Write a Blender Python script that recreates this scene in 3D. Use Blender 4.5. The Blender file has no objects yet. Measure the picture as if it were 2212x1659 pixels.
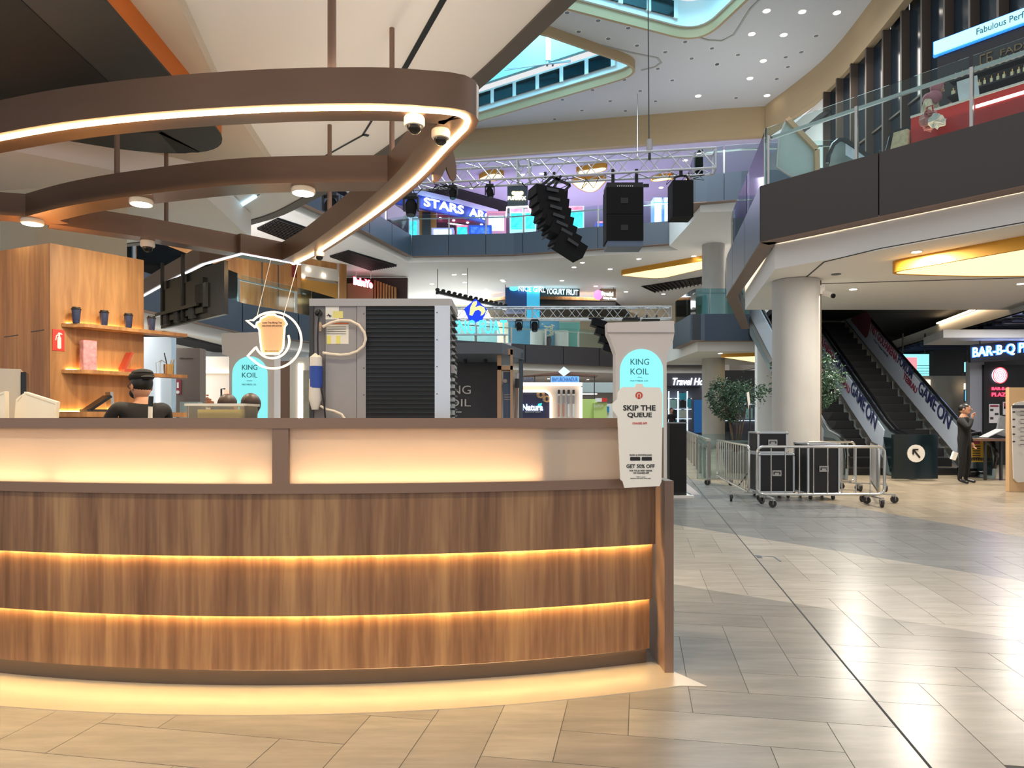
import bpy, bmesh, math, random
from mathutils import Vector, Matrix
from mathutils.geometry import tessellate_polygon
random.seed(7)
C = bpy.context.scene.collection
SC = bpy.context.scene
F, CX, HZ, EYE = 1530.0, 1106.0, 905.0, 1.4      # focal length and horizon in the 2212x1659 frame, eye height

# ------------------------------------------------------------------ camera, world, exposure
cam = bpy.data.cameras.new('camera'); camo = bpy.data.objects.new('camera', cam); C.objects.link(camo)
camo.location = (0, 0, EYE); camo.rotation_euler = (math.pi/2, 0, 0)
cam.sensor_width = 36; cam.lens = 36*F/2212; cam.shift_y = (HZ-829.5)/2212
cam.clip_end = 200; cam.clip_start = 0.05
SC.camera = camo
SC.view_settings.view_transform = 'Standard'; SC.view_settings.look = 'None'
SC.view_settings.gamma = 1; SC.view_settings.use_curve_mapping = False
SC.view_settings.exposure = 0.35
wd = bpy.data.worlds.new('world'); SC.world = wd; wd.use_nodes = True
wd.node_tree.nodes['Background'].inputs[0].default_value = (0.97, 0.98, 1.0, 1)
wd.node_tree.nodes['Background'].inputs[1].default_value = 0.68

def area_light(name, loc, size, power, col, rot=(0,0,0), sy=None, spread=None):
    l = bpy.data.lights.new(name, 'AREA'); l.energy = power; l.color = col; l.size = size
    if sy: l.shape = 'RECTANGLE'; l.size_y = sy
    if spread: l.spread = spread
    o = bpy.data.objects.new(name, l); C.objects.link(o); o.location = loc; o.rotation_euler = rot
    return o
# roof skylight glow, the atrium's general downlighting and added gallery fill
area_light('skylight_lamp', (1.6, 31.8, 21.2), 5, 1100, (0.45, 0.88, 1.0))
area_light('skylight_lamp', (5.6, 24.6, 21.2), 5, 800, (0.5, 0.9, 1.0))
area_light('atrium_lamp', (5, 24, 16.2), 7, 1500, (0.93, 0.97, 1.0))
area_light('atrium_lamp', (11, 28, 15.0), 4, 350, (1.0, 0.95, 0.86))
area_light('gallery_fill', (2, 44, 15.2), 9, 650, (0.75, 0.68, 1.0), sy=4)
area_light('gallery_fill', (1, 49, 9.6), 12, 2500, (0.93, 0.96, 1.0), sy=5)
area_light('hall_lamp', (1, 49, 4.2), 12, 1100, (1.0, 0.97, 0.93), sy=5)
area_light('hall_lamp', (-13, 21, 4.2), 5, 550, (1.0, 0.96, 0.9))
area_light('gallery_fill', (-13, 27, 9.5), 5, 700, (0.95, 0.97, 1.0))  # added fill without a fitting, bounces off the gallery floor onto the left soffit
area_light('landing_lamp', (11.5, 36, 9.6), 4, 200, (1.0, 0.97, 0.93))
area_light('shop_lamp', (13.8, 18.6, 4.0), 2, 60, (0.85, 0.88, 1.0))

# ------------------------------------------------------------------ materials
def s2l(c):
    if isinstance(c, str): c = tuple(int(c[i:i+2], 16)/255 for i in (0, 2, 4))
    return tuple((x/12.92 if x <= .04045 else ((x+.055)/1.055)**2.4) for x in c) + (1,)
MATS = {}
def mat(name, col, rough=.5, metal=0, emit=0, ecol=None, var=0, vscale=6, stretch=(1,1,1), bump=0, spec=.5, trans=0, sample=True, alpha=1):
    if name in MATS: return MATS[name]
    m = bpy.data.materials.new(name); m.use_nodes = True; MATS[name] = m
    nt = m.node_tree; b = nt.nodes['Principled BSDF']
    c = s2l(col); b.inputs['Base Color'].default_value = c
    b.inputs['Roughness'].default_value = rough; b.inputs['Metallic'].default_value = metal
    b.inputs['Specular IOR Level'].default_value = spec
    if trans: b.inputs['Transmission Weight'].default_value = trans
    if alpha < 1: b.inputs['Alpha'].default_value = alpha
    if emit:
        b.inputs['Emission Color'].default_value = s2l(ecol or col); b.inputs['Emission Strength'].default_value = emit
        if not sample: m.cycles.emission_sampling = 'NONE'
    if var or bump:
        tc = nt.nodes.new('ShaderNodeTexCoord'); mp = nt.nodes.new('ShaderNodeMapping'); nz = nt.nodes.new('ShaderNodeTexNoise')
        mp.inputs['Scale'].default_value = stretch; nz.inputs['Scale'].default_value = vscale; nz.inputs['Detail'].default_value = 4
        nt.links.new(tc.outputs['Object'], mp.inputs[0]); nt.links.new(mp.outputs[0], nz.inputs[0])
        if var:
            mx = nt.nodes.new('ShaderNodeMix'); mx.data_type = 'RGBA'
            mx.inputs[6].default_value = tuple(x*(1-var) for x in c[:3])+(1,)
            mx.inputs[7].default_value = tuple(min(1, x*(1+var)) for x in c[:3])+(1,)
            nt.links.new(nz.outputs[0], mx.inputs[0]); nt.links.new(mx.outputs[2], b.inputs['Base Color'])
        if bump:
            bp = nt.nodes.new('ShaderNodeBump'); bp.inputs['Strength'].default_value = bump
            nt.links.new(nz.outputs[0], bp.inputs['Height']); nt.links.new(bp.outputs[0], b.inputs['Normal'])
    return m
def glow(name, col, e): return mat(name, col, .6, emit=e, sample=False)
def wood(name, stops, scale, zs=.06, rough=.45, rot=0, blocks=3.2):
    if name in MATS: return MATS[name]
    m = bpy.data.materials.new(name); m.use_nodes = True; MATS[name] = m
    nt = m.node_tree; b = nt.nodes['Principled BSDF']; b.inputs['Roughness'].default_value = rough
    tc = nt.nodes.new('ShaderNodeTexCoord'); L = nt.links.new
    def noise(sc, st, det):
        mp = nt.nodes.new('ShaderNodeMapping'); mp.inputs['Scale'].default_value = st; mp.inputs['Rotation'].default_value = (0,0,rot)
        n = nt.nodes.new('ShaderNodeTexNoise'); n.inputs['Scale'].default_value = sc; n.inputs['Detail'].default_value = det; n.inputs['Distortion'].default_value = .4
        L(tc.outputs['Object'], mp.inputs[0]); L(mp.outputs[0], n.inputs[0]); return n
    a = noise(scale, (1,.5,zs), 5); c = noise(blocks, (1,.4,.03), 1)
    ad = nt.nodes.new('ShaderNodeMix'); ad.inputs[0].default_value = .5
    L(a.outputs[0], ad.inputs[2]); L(c.outputs[0], ad.inputs[3])
    cr = nt.nodes.new('ShaderNodeValToRGB'); e = cr.color_ramp.elements
    e[0].position = .33; e[0].color = s2l(stops[0]); e[1].position = .68; e[1].color = s2l(stops[2])
    k = e.new(.5); k.color = s2l(stops[1])
    L(ad.outputs[0], cr.inputs[0]); L(cr.outputs[0], b.inputs['Base Color'])
    return m
def glass(name, col, alpha, rough=.05, spec=.5):
    """thin architectural glass: mostly clear, tinted and reflective"""
    if name in MATS: return MATS[name]
    m = bpy.data.materials.new(name); m.use_nodes = True; MATS[name] = m
    nt = m.node_tree; nt.nodes.clear(); L = nt.links.new
    o = nt.nodes.new('ShaderNodeOutputMaterial'); t = nt.nodes.new('ShaderNodeBsdfTransparent'); g = nt.nodes.new('ShaderNodeBsdfGlossy')
    t.inputs[0].default_value = s2l(col); g.inputs['Roughness'].default_value = rough
    mx = nt.nodes.new('ShaderNodeMixShader'); fr = nt.nodes.new('ShaderNodeFresnel'); fr.inputs[0].default_value = 1.28
    ma = nt.nodes.new('ShaderNodeMath'); ma.operation = 'ADD'; ma.inputs[1].default_value = alpha
    L(fr.outputs[0], ma.inputs[0]); L(ma.outputs[0], mx.inputs[0]); L(t.outputs[0], mx.inputs[1]); L(g.outputs[0], mx.inputs[2]); L(mx.outputs[0], o.inputs[0])
    return m

M_bronze = mat('bronze_metal', '7d6352', .36, .35, var=.08, vscale=3, stretch=(1,1,6))
M_bronze2 = mat('bronze_trim', '83695a', .4, .3)
M_woodc = wood('counter_wood', ('664732','836046','a27f5a'), 34, blocks=9)
M_woodw = wood('wall_wood', ('7d5530','9a6d40','b58755'), 30, rough=.5, blocks=6)
M_woodf = wood('facade_wood', ('8a5e38','a8743f','bb8a54'), 8, rough=.5, blocks=2)
M_white = mat('white_plaster', 'e4e2de', .7, var=.02, vscale=1)
M_ceil = mat('ceiling_plaster', 'efece8', .75, var=.02, vscale=.6)
M_beige = mat('beige_bulkhead', 'b49d7b', .7, var=.05, vscale=2, stretch=(.3,.3,4))
M_grey = mat('grey_fascia', '3e4855', .4, .1, var=.03, vscale=1)
M_brown = mat('brown_fascia', '413a37', .5, .05, var=.03, vscale=1)
M_black = mat('black_matte', '17171a', .55, var=.1, vscale=8)
M_blackg = mat('black_gloss', '0f0f11', .25)
M_dark = mat('dark_grey', '34363a', .5, var=.05)
M_steel = mat('brushed_steel', 'b4b2ae', .3, .9, var=.06, vscale=20, stretch=(1,1,.1))
M_chrome = mat('chrome', 'cfcdc8', .18, 1)
M_alu = mat('aluminium', 'c9cdd2', .35, .6)
M_conc = mat('concrete', 'b9b6b1', .75, var=.12, vscale=2.5, stretch=(1,1,.5), bump=.06)
M_orange = mat('orange_paint', 'c86a20', .6, var=.03)
M_yellow = mat('ochre_paint', 'd0952a', .6, var=.03)
M_led = mat('warm_led', 'ffd79c', .5, emit=85, ecol='ffd488')
M_ledr = mat('canopy_led', 'ffe0ac', .5, emit=75, ecol='ffd093')
M_panel = mat('warm_lightbox', 'ffe9b8', .6, emit=1.25, ecol='ffdf9f')
M_lamp = mat('lamp_face', 'fff4dc', .5, emit=22, ecol='ffeccc')
M_down = mat('downlight_lit', 'ffffff', .5, emit=14, ecol='fff3e2', sample=False)
M_downoff = mat('downlight_unlit', '6f757b', .5)
M_glass = glass('rail_glass', 'ecf6f6', .0)
M_glassb = glass('blue_glass', 'b4dade', .05)
M_paper = mat('paper_white', 'e9e5de', .7)
M_skin = mat('skin', 'c08f74', .55, var=.04)
M_hair = mat('black_hair', '15120f', .45, var=.2, vscale=30)
M_red = mat('red_paint', 'cf2f2a', .5)
M_navy = mat('navy_print', '23284e', .5)

# ------------------------------------------------------------------ geometry helpers
def W(px, py, Y): return Vector(((px-CX)/F*Y, Y, EYE+(HZ-py)/F*Y))
def WZ(px, py, Z):
    Y = (Z-EYE)*F/(HZ-py); return Vector(((px-CX)/F*Y, Y, Z))
def xy(p): return (p[0], p[1])
MW = {}
def mw(o): return MW.get(o.name, Matrix()) if o else Matrix()
def arc(cx, cy, r, a0, a1, n): return [(cx+r*math.cos(math.radians(a0+(a1-a0)*i/n)), cy+r*math.sin(math.radians(a0+(a1-a0)*i/n))) for i in range(n+1)]
def smooth_path(pts, n=6):
    out = []
    for i in range(len(pts)-1):
        p0 = Vector(pts[max(i-1,0)]); p1 = Vector(pts[i]); p2 = Vector(pts[i+1]); p3 = Vector(pts[min(i+2,len(pts)-1)])
        for k in range(n):
            t = k/n
            out.append(tuple(.5*((2*p1)+(p2-p0)*t+(2*p0-5*p1+4*p2-p3)*t*t+(3*p1-p0-3*p2+p3)*t**3)))
    out.append(tuple(pts[-1])); return out
class MB:
    def __init__(s): s.v = []; s.f = []; s.m = []
    def add(s, vs, fs, m=0):
        o = len(s.v); s.v += [Vector(v) for v in vs]; s.f += [tuple(i+o for i in f) for f in fs]; s.m += [m]*len(fs); return s
    def boxm(s, M, m=0):
        c = [M @ Vector((x,y,z)) for x in (-.5,.5) for y in (-.5,.5) for z in (-.5,.5)]
        return s.add(c, [(0,1,3,2),(4,6,7,5),(0,4,5,1),(2,3,7,6),(0,2,6,4),(1,5,7,3)], m)
    def box(s, c, d, rz=0, rx=0, ry=0, m=0):
        M = Matrix.Translation(c) @ Matrix.Rotation(rz,4,'Z') @ Matrix.Rotation(ry,4,'Y') @ Matrix.Rotation(rx,4,'X') @ Matrix.Diagonal((*d,1))
        return s.boxm(M, m)
    def bar(s, a, b, w, h=None, m=0):
        a, b = Vector(a), Vector(b); d = b-a; q = d.to_track_quat('X','Z').to_matrix().to_4x4()
        return s.boxm(Matrix.Translation((a+b)/2) @ q @ Matrix.Diagonal((d.length, w, h or w, 1)), m)
    def prism(s, poly, z0, z1, m=0):
        n = len(poly); a = sum(poly[i][0]*poly[(i+1)%n][1]-poly[(i+1)%n][0]*poly[i][1] for i in range(n))
        if a < 0: poly = poly[::-1]
        vs = [(p[0],p[1],z0) for p in poly]+[(p[0],p[1],z1) for p in poly]
        return s.add(vs, [tuple(range(n-1,-1,-1)), tuple(range(n,2*n))]+[(i,(i+1)%n,n+(i+1)%n,n+i) for i in range(n)], m)
    def ext(s, poly, o, u, v, d, m=0):
        """polygon in the plane o+u*x+v*y, thickness d away from its face (face normal u x v)"""
        o, u, v = Vector(o), Vector(u).normalized(), Vector(v).normalized(); n = u.cross(v); k = len(poly)
        a = sum(poly[i][0]*poly[(i+1)%k][1]-poly[(i+1)%k][0]*poly[i][1] for i in range(k))
        if a < 0: poly = poly[::-1]
        fr = [o+u*p[0]+v*p[1] for p in poly]; bk = [p-n*d for p in fr]
        return s.add(fr+bk, [tuple(range(k)), tuple(range(2*k-1,k-1,-1))]+[(i,k+i,k+(i+1)%k,(i+1)%k) for i in range(k)], m)
    def band(s, path, z0, z1, o0, o1, closed=False, m=0):
        """rectangular section swept along a plan path; offsets are to the right of travel"""
        P = [Vector(p[:2]) for p in path]; n = len(P); N = []
        for i in range(n):
            a = P[i]-P[i-1] if (i or closed) else P[1]-P[0]
            b = P[(i+1)%n]-P[i] if (i < n-1 or closed) else a
            a.normalize(); b.normalize(); na = Vector((a.y,-a.x)); nb = Vector((b.y,-b.x)); k = na+nb
            k = k/max(.35, k.dot(na)) if k.length > 1e-6 else na
            N.append(k)
        vs = []
        for p, k in zip(P, N):
            for o, z in ((o1,z0),(o1,z1),(o0,z1),(o0,z0)): q = p+k*o; vs.append((q.x,q.y,z))
        fs = []
        for i in range(n if closed else n-1):
            j = (i+1)%n
            for e in range(4): fs.append((4*i+e, 4*j+e, 4*j+(e+1)%4, 4*i+(e+1)%4))
        if not closed: fs += [(0,1,2,3), (4*n-1,4*n-2,4*n-3,4*n-4)]
        return s.add(vs, fs, m)
    def tube(s, pts, r, n=8, closed=False, m=0):
        P = [Vector(p) for p in pts]; k = len(P); vs = []; up = None
        for i in range(k):
            d = (P[(i+1)%k]-P[i-1]) if closed or 0 < i < k-1 else (P[1]-P[0] if i == 0 else P[-1]-P[-2])
            d.normalize()
            if up is None:
                up = d.orthogonal().normalized()
            up = (up-d*up.dot(d)).normalized(); w = d.cross(up)
            rr = r[i] if isinstance(r,(list,tuple)) else r
            vs += [P[i]+(up*math.cos(t)+w*math.sin(t))*rr for t in [2*math.pi*q/n for q in range(n)]]
        fs = [(i*n+q, i*n+(q+1)%n, ((i+1)%k)*n+(q+1)%n, ((i+1)%k)*n+q) for i in range(k if closed else k-1) for q in range(n)]
        if not closed: fs += [tuple(range(n-1,-1,-1)), tuple(range((k-1)*n,k*n))]
        return s.add(vs, fs, m)
    def lathe(s, prof, c, n=16, axis='Z', m=0):
        vs = []; c = Vector(c)
        for r, z in prof:
            for q in range(n):
                t = 2*math.pi*q/n; x, y = r*math.cos(t), r*math.sin(t)
                vs.append(c+(Vector((x,y,z)) if axis == 'Z' else Vector((x,-z,y)) if axis == 'Y' else Vector((z,x,y))))
        k = len(prof); fs = [(i*n+q, i*n+(q+1)%n, (i+1)*n+(q+1)%n, (i+1)*n+q) for i in range(k-1) for q in range(n)]
        fs += [tuple(range(n-1,-1,-1)), tuple(range((k-1)*n,k*n))]
        return s.add(vs, fs, m)
    def ell(s, c, r, n=14, k=9, m=0, R=None):
        c = Vector(c); vs = []; fs = []
        for i in range(k+1):
            ph = math.pi*i/k
            for q in range(n):
                t = 2*math.pi*q/n; p = Vector((r[0]*math.sin(ph)*math.cos(t), r[1]*math.sin(ph)*math.sin(t), r[2]*math.cos(ph)))
                vs.append(c+(R @ p if R else p))
        for i in range(k):
            for q in range(n): fs.append((i*n+q,(i+1)*n+q,(i+1)*n+(q+1)%n,i*n+(q+1)%n))
        return s.add(vs, fs, m)
    def build(s, name, mats, parent=None, smooth=False, local=False):
        me = bpy.data.meshes.new(name)
        if not isinstance(mats,(list,tuple)): mats = [mats]
        vs = s.v; base = Vector((0,0,0))
        if parent and not local:
            I = mw(parent).inverted(); vs = [I @ v for v in vs]
        elif not parent and not local and vs:
            base = Vector(((min(v.x for v in vs)+max(v.x for v in vs))/2, (min(v.y for v in vs)+max(v.y for v in vs))/2, min(v.z for v in vs)))
            vs = [v-base for v in vs]
        me.from_pydata([tuple(v) for v in vs], [], s.f)
        for x in mats: me.materials.append(x)
        if len(mats) > 1: me.polygons.foreach_set('material_index', s.m)
        bm = bmesh.new(); bm.from_mesh(me); bmesh.ops.remove_doubles(bm, verts=bm.verts, dist=1e-5); bmesh.ops.recalc_face_normals(bm, faces=bm.faces)
        if smooth:
            for f in bm.faces: f.smooth = True
            for e in bm.edges:
                if len(e.link_faces) == 2 and e.calc_face_angle(0) > .7: e.smooth = False
        bm.to_mesh(me); bm.free()
        o = bpy.data.objects.new(name, me); C.objects.link(o); o.location = base
        if parent: o.parent = parent; MW[o.name] = mw(parent)
        else: MW[o.name] = Matrix.Translation(base)
        return o
def tag(o, label=None, cat=None, group=None, kind=None):
    if label: o['label'] = label
    if cat: o['category'] = cat
    if group: o['group'] = group
    if kind: o['kind'] = kind
    return o
def thing(name, label, cat, loc=(0,0,0), rz=0, group=None):
    o = bpy.data.objects.new(name, None); C.objects.link(o); o.empty_display_size = .1
    o.location = loc; o.rotation_euler = (0,0,rz); MW[o.name] = Matrix.Translation(loc) @ Matrix.Rotation(rz,4,'Z')
    return tag(o, label, cat, group)
def dup(root, loc, rz=0, label=None, scale=None):
    r = root.copy(); C.objects.link(r); r.location = loc; r.rotation_euler = (0,0,rz)
    if label: r['label'] = label
    if scale: r.scale = scale
    for ch in root.children:
        c = ch.copy(); C.objects.link(c); c.parent = r
        for g in ch.children: d = g.copy(); C.objects.link(d); d.parent = c
    return r
def struct(name, mb, m, label, cat, smooth=False): return tag(mb.build(name, m, smooth=smooth), label, cat, kind='structure')
_tx = {}
def text_mesh(s, bold=0, shear=0):
    key = (s, bold, shear)
    if key not in _tx:
        cu = bpy.data.curves.new('t', 'FONT'); cu.body = s; cu.size = 1; cu.offset = bold; cu.shear = shear; cu.resolution_u = 3; cu.align_x = 'CENTER'; cu.space_line = .8
        ob = bpy.data.objects.new('t', cu); C.objects.link(ob); dg = bpy.context.evaluated_depsgraph_get()
        me = bpy.data.meshes.new_from_object(ob.evaluated_get(dg))
        _tx[key] = ([v.co.copy() for v in me.vertices], [tuple(p.vertices) for p in me.polygons])
        bpy.data.objects.remove(ob); bpy.data.curves.remove(cu); bpy.data.meshes.remove(me)
    return _tx[key]
def letters(s, o, u, v, w, h, m, parent, d=.01, bold=.0, shear=0, name='lettering', mirror=False, label=None):
    """text fitted to a w x h box whose lower left corner is o; u along the line, v up; raised d from the face"""
    vs, fs = text_mesh(s, bold, shear); x0 = min(p.x for p in vs); x1 = max(p.x for p in vs); y0 = min(p.y for p in vs); y1 = max(p.y for p in vs)
    o, u, v = Vector(o), Vector(u).normalized(), Vector(v).normalized(); n = u.cross(v); mb = MB(); k = len(vs)
    P = [o+u*(((x1-p.x) if mirror else (p.x-x0))/(x1-x0)*w)+v*((p.y-y0)/(y1-y0)*h) for p in vs]
    cnt = {}
    for f in fs:
        for i in range(len(f)):
            e = (f[i], f[(i+1)%len(f)]); cnt[tuple(sorted(e))] = cnt.get(tuple(sorted(e)), 0)+1
    fc = [tuple(f) for f in fs]
    for f in fs:
        for i in range(len(f)):
            a, b = f[i], f[(i+1)%len(f)]
            if cnt[tuple(sorted((a,b)))] == 1: fc.append((a, b, b+k, a+k))
    mb.add([p+n*d for p in P]+P, fc)
    ob = mb.build(name, m, parent)
    if label: ob['label'] = label
    return ob
X, Yv, Z = Vector((1,0,0)), Vector((0,1,0)), Vector((0,0,1))
def rect(x0, y0, x1, y1): return [(x0,y0),(x1,y0),(x1,y1),(x0,y1)]
def rrect(x0, y0, x1, y1, r, n=4): return arc(x1-r,y0+r,r,-90,0,n)+arc(x1-r,y1-r,r,0,90,n)+arc(x0+r,y1-r,r,90,180,n)+arc(x0+r,y0+r,r,180,270,n)
def resample(path, n):
    P = [Vector(p[:2]) for p in path]; L = [0]
    for i in range(1, len(P)): L.append(L[-1]+(P[i]-P[i-1]).length)
    out = []
    for k in range(n+1):
        t = L[-1]*k/n; i = 1
        while i < len(L)-1 and L[i] < t: i += 1
        a = (t-L[i-1])/max(1e-9, L[i]-L[i-1]); out.append(tuple(P[i-1].lerp(P[i], a)))
    return out
def cut(path, a, b, n=6):
    """piece of a path between fractions a and b"""
    r = resample(path, 200); P = [Vector(p) for p in r]
    def at(t): k = min(199.999, t*200); i = int(k); return tuple(P[i].lerp(P[i+1], k-i))
    return [at(a+(b-a)*i/n) for i in range(n+1)]
# ------------------------------------------------------------------ floor: herringbone porcelain planks with slanting colour bands
def floor_mat():
    m = bpy.data.materials.new('floor_porcelain'); m.use_nodes = True; nt = m.node_tree; L = nt.links.new; b = nt.nodes['Principled BSDF']
    g = nt.nodes.new('ShaderNodeNewGeometry'); oi = nt.nodes.new('ShaderNodeObjectInfo')
    def side(p, q):
        n = Vector((q[1]-p[1], -(q[0]-p[0]), 0)).normalized()
        if n.y < 0: n = -n
        d = nt.nodes.new('ShaderNodeVectorMath'); d.operation = 'DOT_PRODUCT'; d.inputs[1].default_value = n
        L(g.outputs['Position'], d.inputs[0]); k = nt.nodes.new('ShaderNodeMath'); k.operation = 'GREATER_THAN'; k.inputs[1].default_value = n.x*p[0]+n.y*p[1]
        L(d.outputs['Value'], k.inputs[0]); return k
    near, light, dark, tan = s2l('8f887e'), s2l('b3a99b'), s2l('83827f'), s2l('a3957f')
    prev = None
    for p, q, c in (((1.43,5.95),(3.25,4.49),light), ((2.15,9.4),(4.41,6.1),dark), ((5.2,12.1),(6.07,8.4),tan)):
        mx = nt.nodes.new('ShaderNodeMix'); mx.data_type = 'RGBA'; mx.inputs[7].default_value = c
        if prev: L(prev.outputs[2], mx.inputs[6])
        else: mx.inputs[6].default_value = near
        L(side(p, q).outputs[0], mx.inputs[0]); prev = mx
    mp = nt.nodes.new('ShaderNodeMapping'); mp.inputs['Scale'].default_value = (1.2, 7, 1); mp.inputs['Rotation'].default_value = (0,0,math.radians(11))
    nz = nt.nodes.new('ShaderNodeTexNoise'); nz.inputs['Scale'].default_value = 1.6; nz.inputs['Detail'].default_value = 6; nz.inputs['Roughness'].default_value = .65
    L(g.outputs['Position'], mp.inputs[0]); L(mp.outputs[0], nz.inputs[0])
    ad = nt.nodes.new('ShaderNodeMath'); ad.operation = 'ADD'; L(oi.outputs['Random'], ad.inputs[0]); L(g.outputs['Random Per Island'], ad.inputs[1])
    fr = nt.nodes.new('ShaderNodeMath'); fr.operation = 'FRACT'; L(ad.outputs[0], fr.inputs[0])
    v1 = nt.nodes.new('ShaderNodeMapRange'); v1.inputs[3].default_value = .86; v1.inputs[4].default_value = 1.1; L(fr.outputs[0], v1.inputs[0])
    v2 = nt.nodes.new('ShaderNodeMapRange'); v2.inputs[1].default_value = .25; v2.inputs[2].default_value = .75; v2.inputs[3].default_value = .78; v2.inputs[4].default_value = 1.2; L(nz.outputs[0], v2.inputs[0])
    mu = nt.nodes.new('ShaderNodeMath'); mu.operation = 'MULTIPLY'; L(v1.outputs[0], mu.inputs[0]); L(v2.outputs[0], mu.inputs[1])
    hs = nt.nodes.new('ShaderNodeHueSaturation'); L(prev.outputs[2], hs.inputs['Color']); L(mu.outputs[0], hs.inputs['Value'])
    L(hs.outputs[0], b.inputs['Base Color']); b.inputs['Roughness'].default_value = .27; b.inputs['Specular IOR Level'].default_value = .45
    return m
M_floor = floor_mat()
M_grout = mat('floor_grout', '55504a', .8)
floor = struct('floor', MB().prism(rect(-30,-2,30,70), -.25, -.002), M_grout, 'mall floor of grey and beige porcelain planks in slanting bands', 'floor')
TH = math.radians(-10.2); ux, uy = math.cos(TH), math.sin(TH); w_t, n_t = .3, 3
def cell(i, j): return (1.907+i*w_t*ux-j*w_t*uy, 4.1+i*w_t*uy+j*w_t*ux)
def tile_mb(nx, ny):
    g_ = .0018; a, b_ = nx*w_t-g_, ny*w_t-g_; return MB().prism(rect(g_,g_,a,b_), -.012, 0)
def tile_obj(nx, ny):
    o = tile_mb(nx, ny).build('floor_tile', M_floor, floor, local=True); o.rotation_euler = (0,0,TH); return o
proto = {}; cand = []
for i in range(-90, 90):
    for j in range(-20, 130):
        s = (i-j) % (2*n_t)
        if s == 0: dim = (n_t, 1)
        elif s == 2*n_t-1: dim = (1, n_t)
        else: continue
        p = cell(i, j); c = cell(i+dim[0]/2, j+dim[1]/2)
        if c[1] < 1.9 or c[1] > 46: continue
        px, py = CX+F*c[0]/c[1], HZ+F*EYE/c[1]
        if -330 < px < 2420 and py < 1950: cand.append((c[1], px, py, p, dim, c))
cand.sort(key=lambda t: t[0])
def seen(t):
    _, px, py, p, d, c = t
    return px < 2330 and py < 1760 and (px > 1440 or (c[0]+1.3)**2+(c[1]-10)**2 > 6.3**2 and c[1] < 6)
vis = [t for t in cand if seen(t)]; ind = vis[:300]; far = [t for t in cand if t not in ind]
floc = floor.location
for t in ind:
    d = t[4]
    if d not in proto: o = proto[d] = tile_obj(*d)
    else: o = proto[d].copy(); C.objects.link(o)
    o.location = Vector((t[3][0], t[3][1], 0))-floc
mb = MB(); R = Matrix.Rotation(TH, 4, 'Z')
for t in far:
    q = tile_mb(*t[4]); q.v = [R @ v+Vector((t[3][0], t[3][1], 0)) for v in q.v]; mb.add(q.v, q.f)
tag(mb.build('floor_tiling', M_floor, floor), kind='stuff')
e0, e1 = (1.907-.177*2.3, 1.8), (1.907+.18*12, 4.1+12*1.0)
MB().bar((1.907+(1.5-4.1)*.1805,1.5,.0005), (1.907+(20-4.1)*.1805,20,.0005), .011, .002).build('expansion_joint', mat('joint_black','1c1b1a',.7), floor)
cov = MB(); a = WZ(1626,1199,0); cp = [WZ(1626,1200,0), WZ(1672,1203,0), WZ(1686,1213,0)]
for p, q in ((cp[0],cp[1]),(cp[1],cp[2])): cov.bar(p+Z*.0012, q+Z*.0012, .016, .002)
cov.box(cp[0]+Vector((.04,-.07,.001)), (.05,.14,.003), rz=TH); tag(cov.build('floor_socket_frame', M_dark), 'small dark metal access hatch frame set in the light floor band', 'floor hatch')

# ------------------------------------------------------------------ the first floor slab over the kiosk
edge = [(2.6,1.2),(1.9,3.0),(.95,4.75),(.49,5.58),(-.355,7.1),(-1.63,9.0),(-2.95,10.6),(-4.4,12.0),(-7.5,13.6),(-14,15.0)]
edge = smooth_path(edge, 5)
near_poly = edge+[(-14,1.2)]
cl = struct('ceiling', MB().prism(near_poly, 4.72, 5.6), M_ceil, 'cream plaster soffit over the wooden kiosk', 'ceiling')
lip = struct('trim_1', MB().band(edge[::-1], 4.70, 5.8, -.02, .14), mat('soffit_lip','5c554e',.5), 'dark grey edge beam rimming the soffit above the kiosk', 'trim')
# slot diffusers in that soffit
sl = MB()
def on_c(px, py, z=4.717): return WZ(px, py, z)
for a, b, w in (((968,-20),(868,158),.05), ((808,252),(783,292),.022), ((783,292),(675,352),.02), ((560,420),(418,496),.014)):
    sl.bar(on_c(*a), on_c(*b), w, .012)
sl.bar(on_c(783,290), on_c(796,293), .05, .012)
sl.build('slot_diffuser', M_blackg, cl)
bl = MB(); bl.bar(on_c(552,424,4.70), on_c(497,458,4.70), .05, .03); bl.build('linear_lamp', glow('cool_strip','bfe9ff',1.2), cl)
# angled soffit drop at the left and the square pier behind the kiosk
sd = MB(); drop = [xy(on_c(372,-60)), xy(on_c(470,156)), xy(on_c(590,345)), xy(on_c(470,372)), xy(on_c(300,372)), (-9,8.8), (-9,4)]
struct('ceiling', sd.prism(drop, 4.60, 4.75), mat('soffit_warm','cfc3b1',.75,var=.03,vscale=.5), 'lower warm cream soffit panel beside the orange light box', 'ceiling')
bk = MB(); bk.prism([xy(WZ(0,300,4.4)), xy(WZ(420,385,4.4)), (-4.2,11.4), (-9,11.4), (-9,8.3)], 4.3, 4.7)
struct('ceiling', bk, M_ceil, 'pale bulkhead hanging behind the brown canopy', 'ceiling')
pier = MB(); pier.prism([(-6.5,9.0),(-5.98,8.9),(-5.3,9.75),(-6.0,10.3)], 0, 4.5)
struct('wall_pier', pier, mat('pier_paint','d6cfba',.7,var=.02), 'square cream pier behind the wooden kiosk wall', 'pier')
struct('wall_left', MB().prism([(-9,10.2),(-6.2,10.3),(-6.2,10.5),(-9,10.5)], 0, 4.5), M_white, 'white wall panel left of the cream pier', 'wall')

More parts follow.
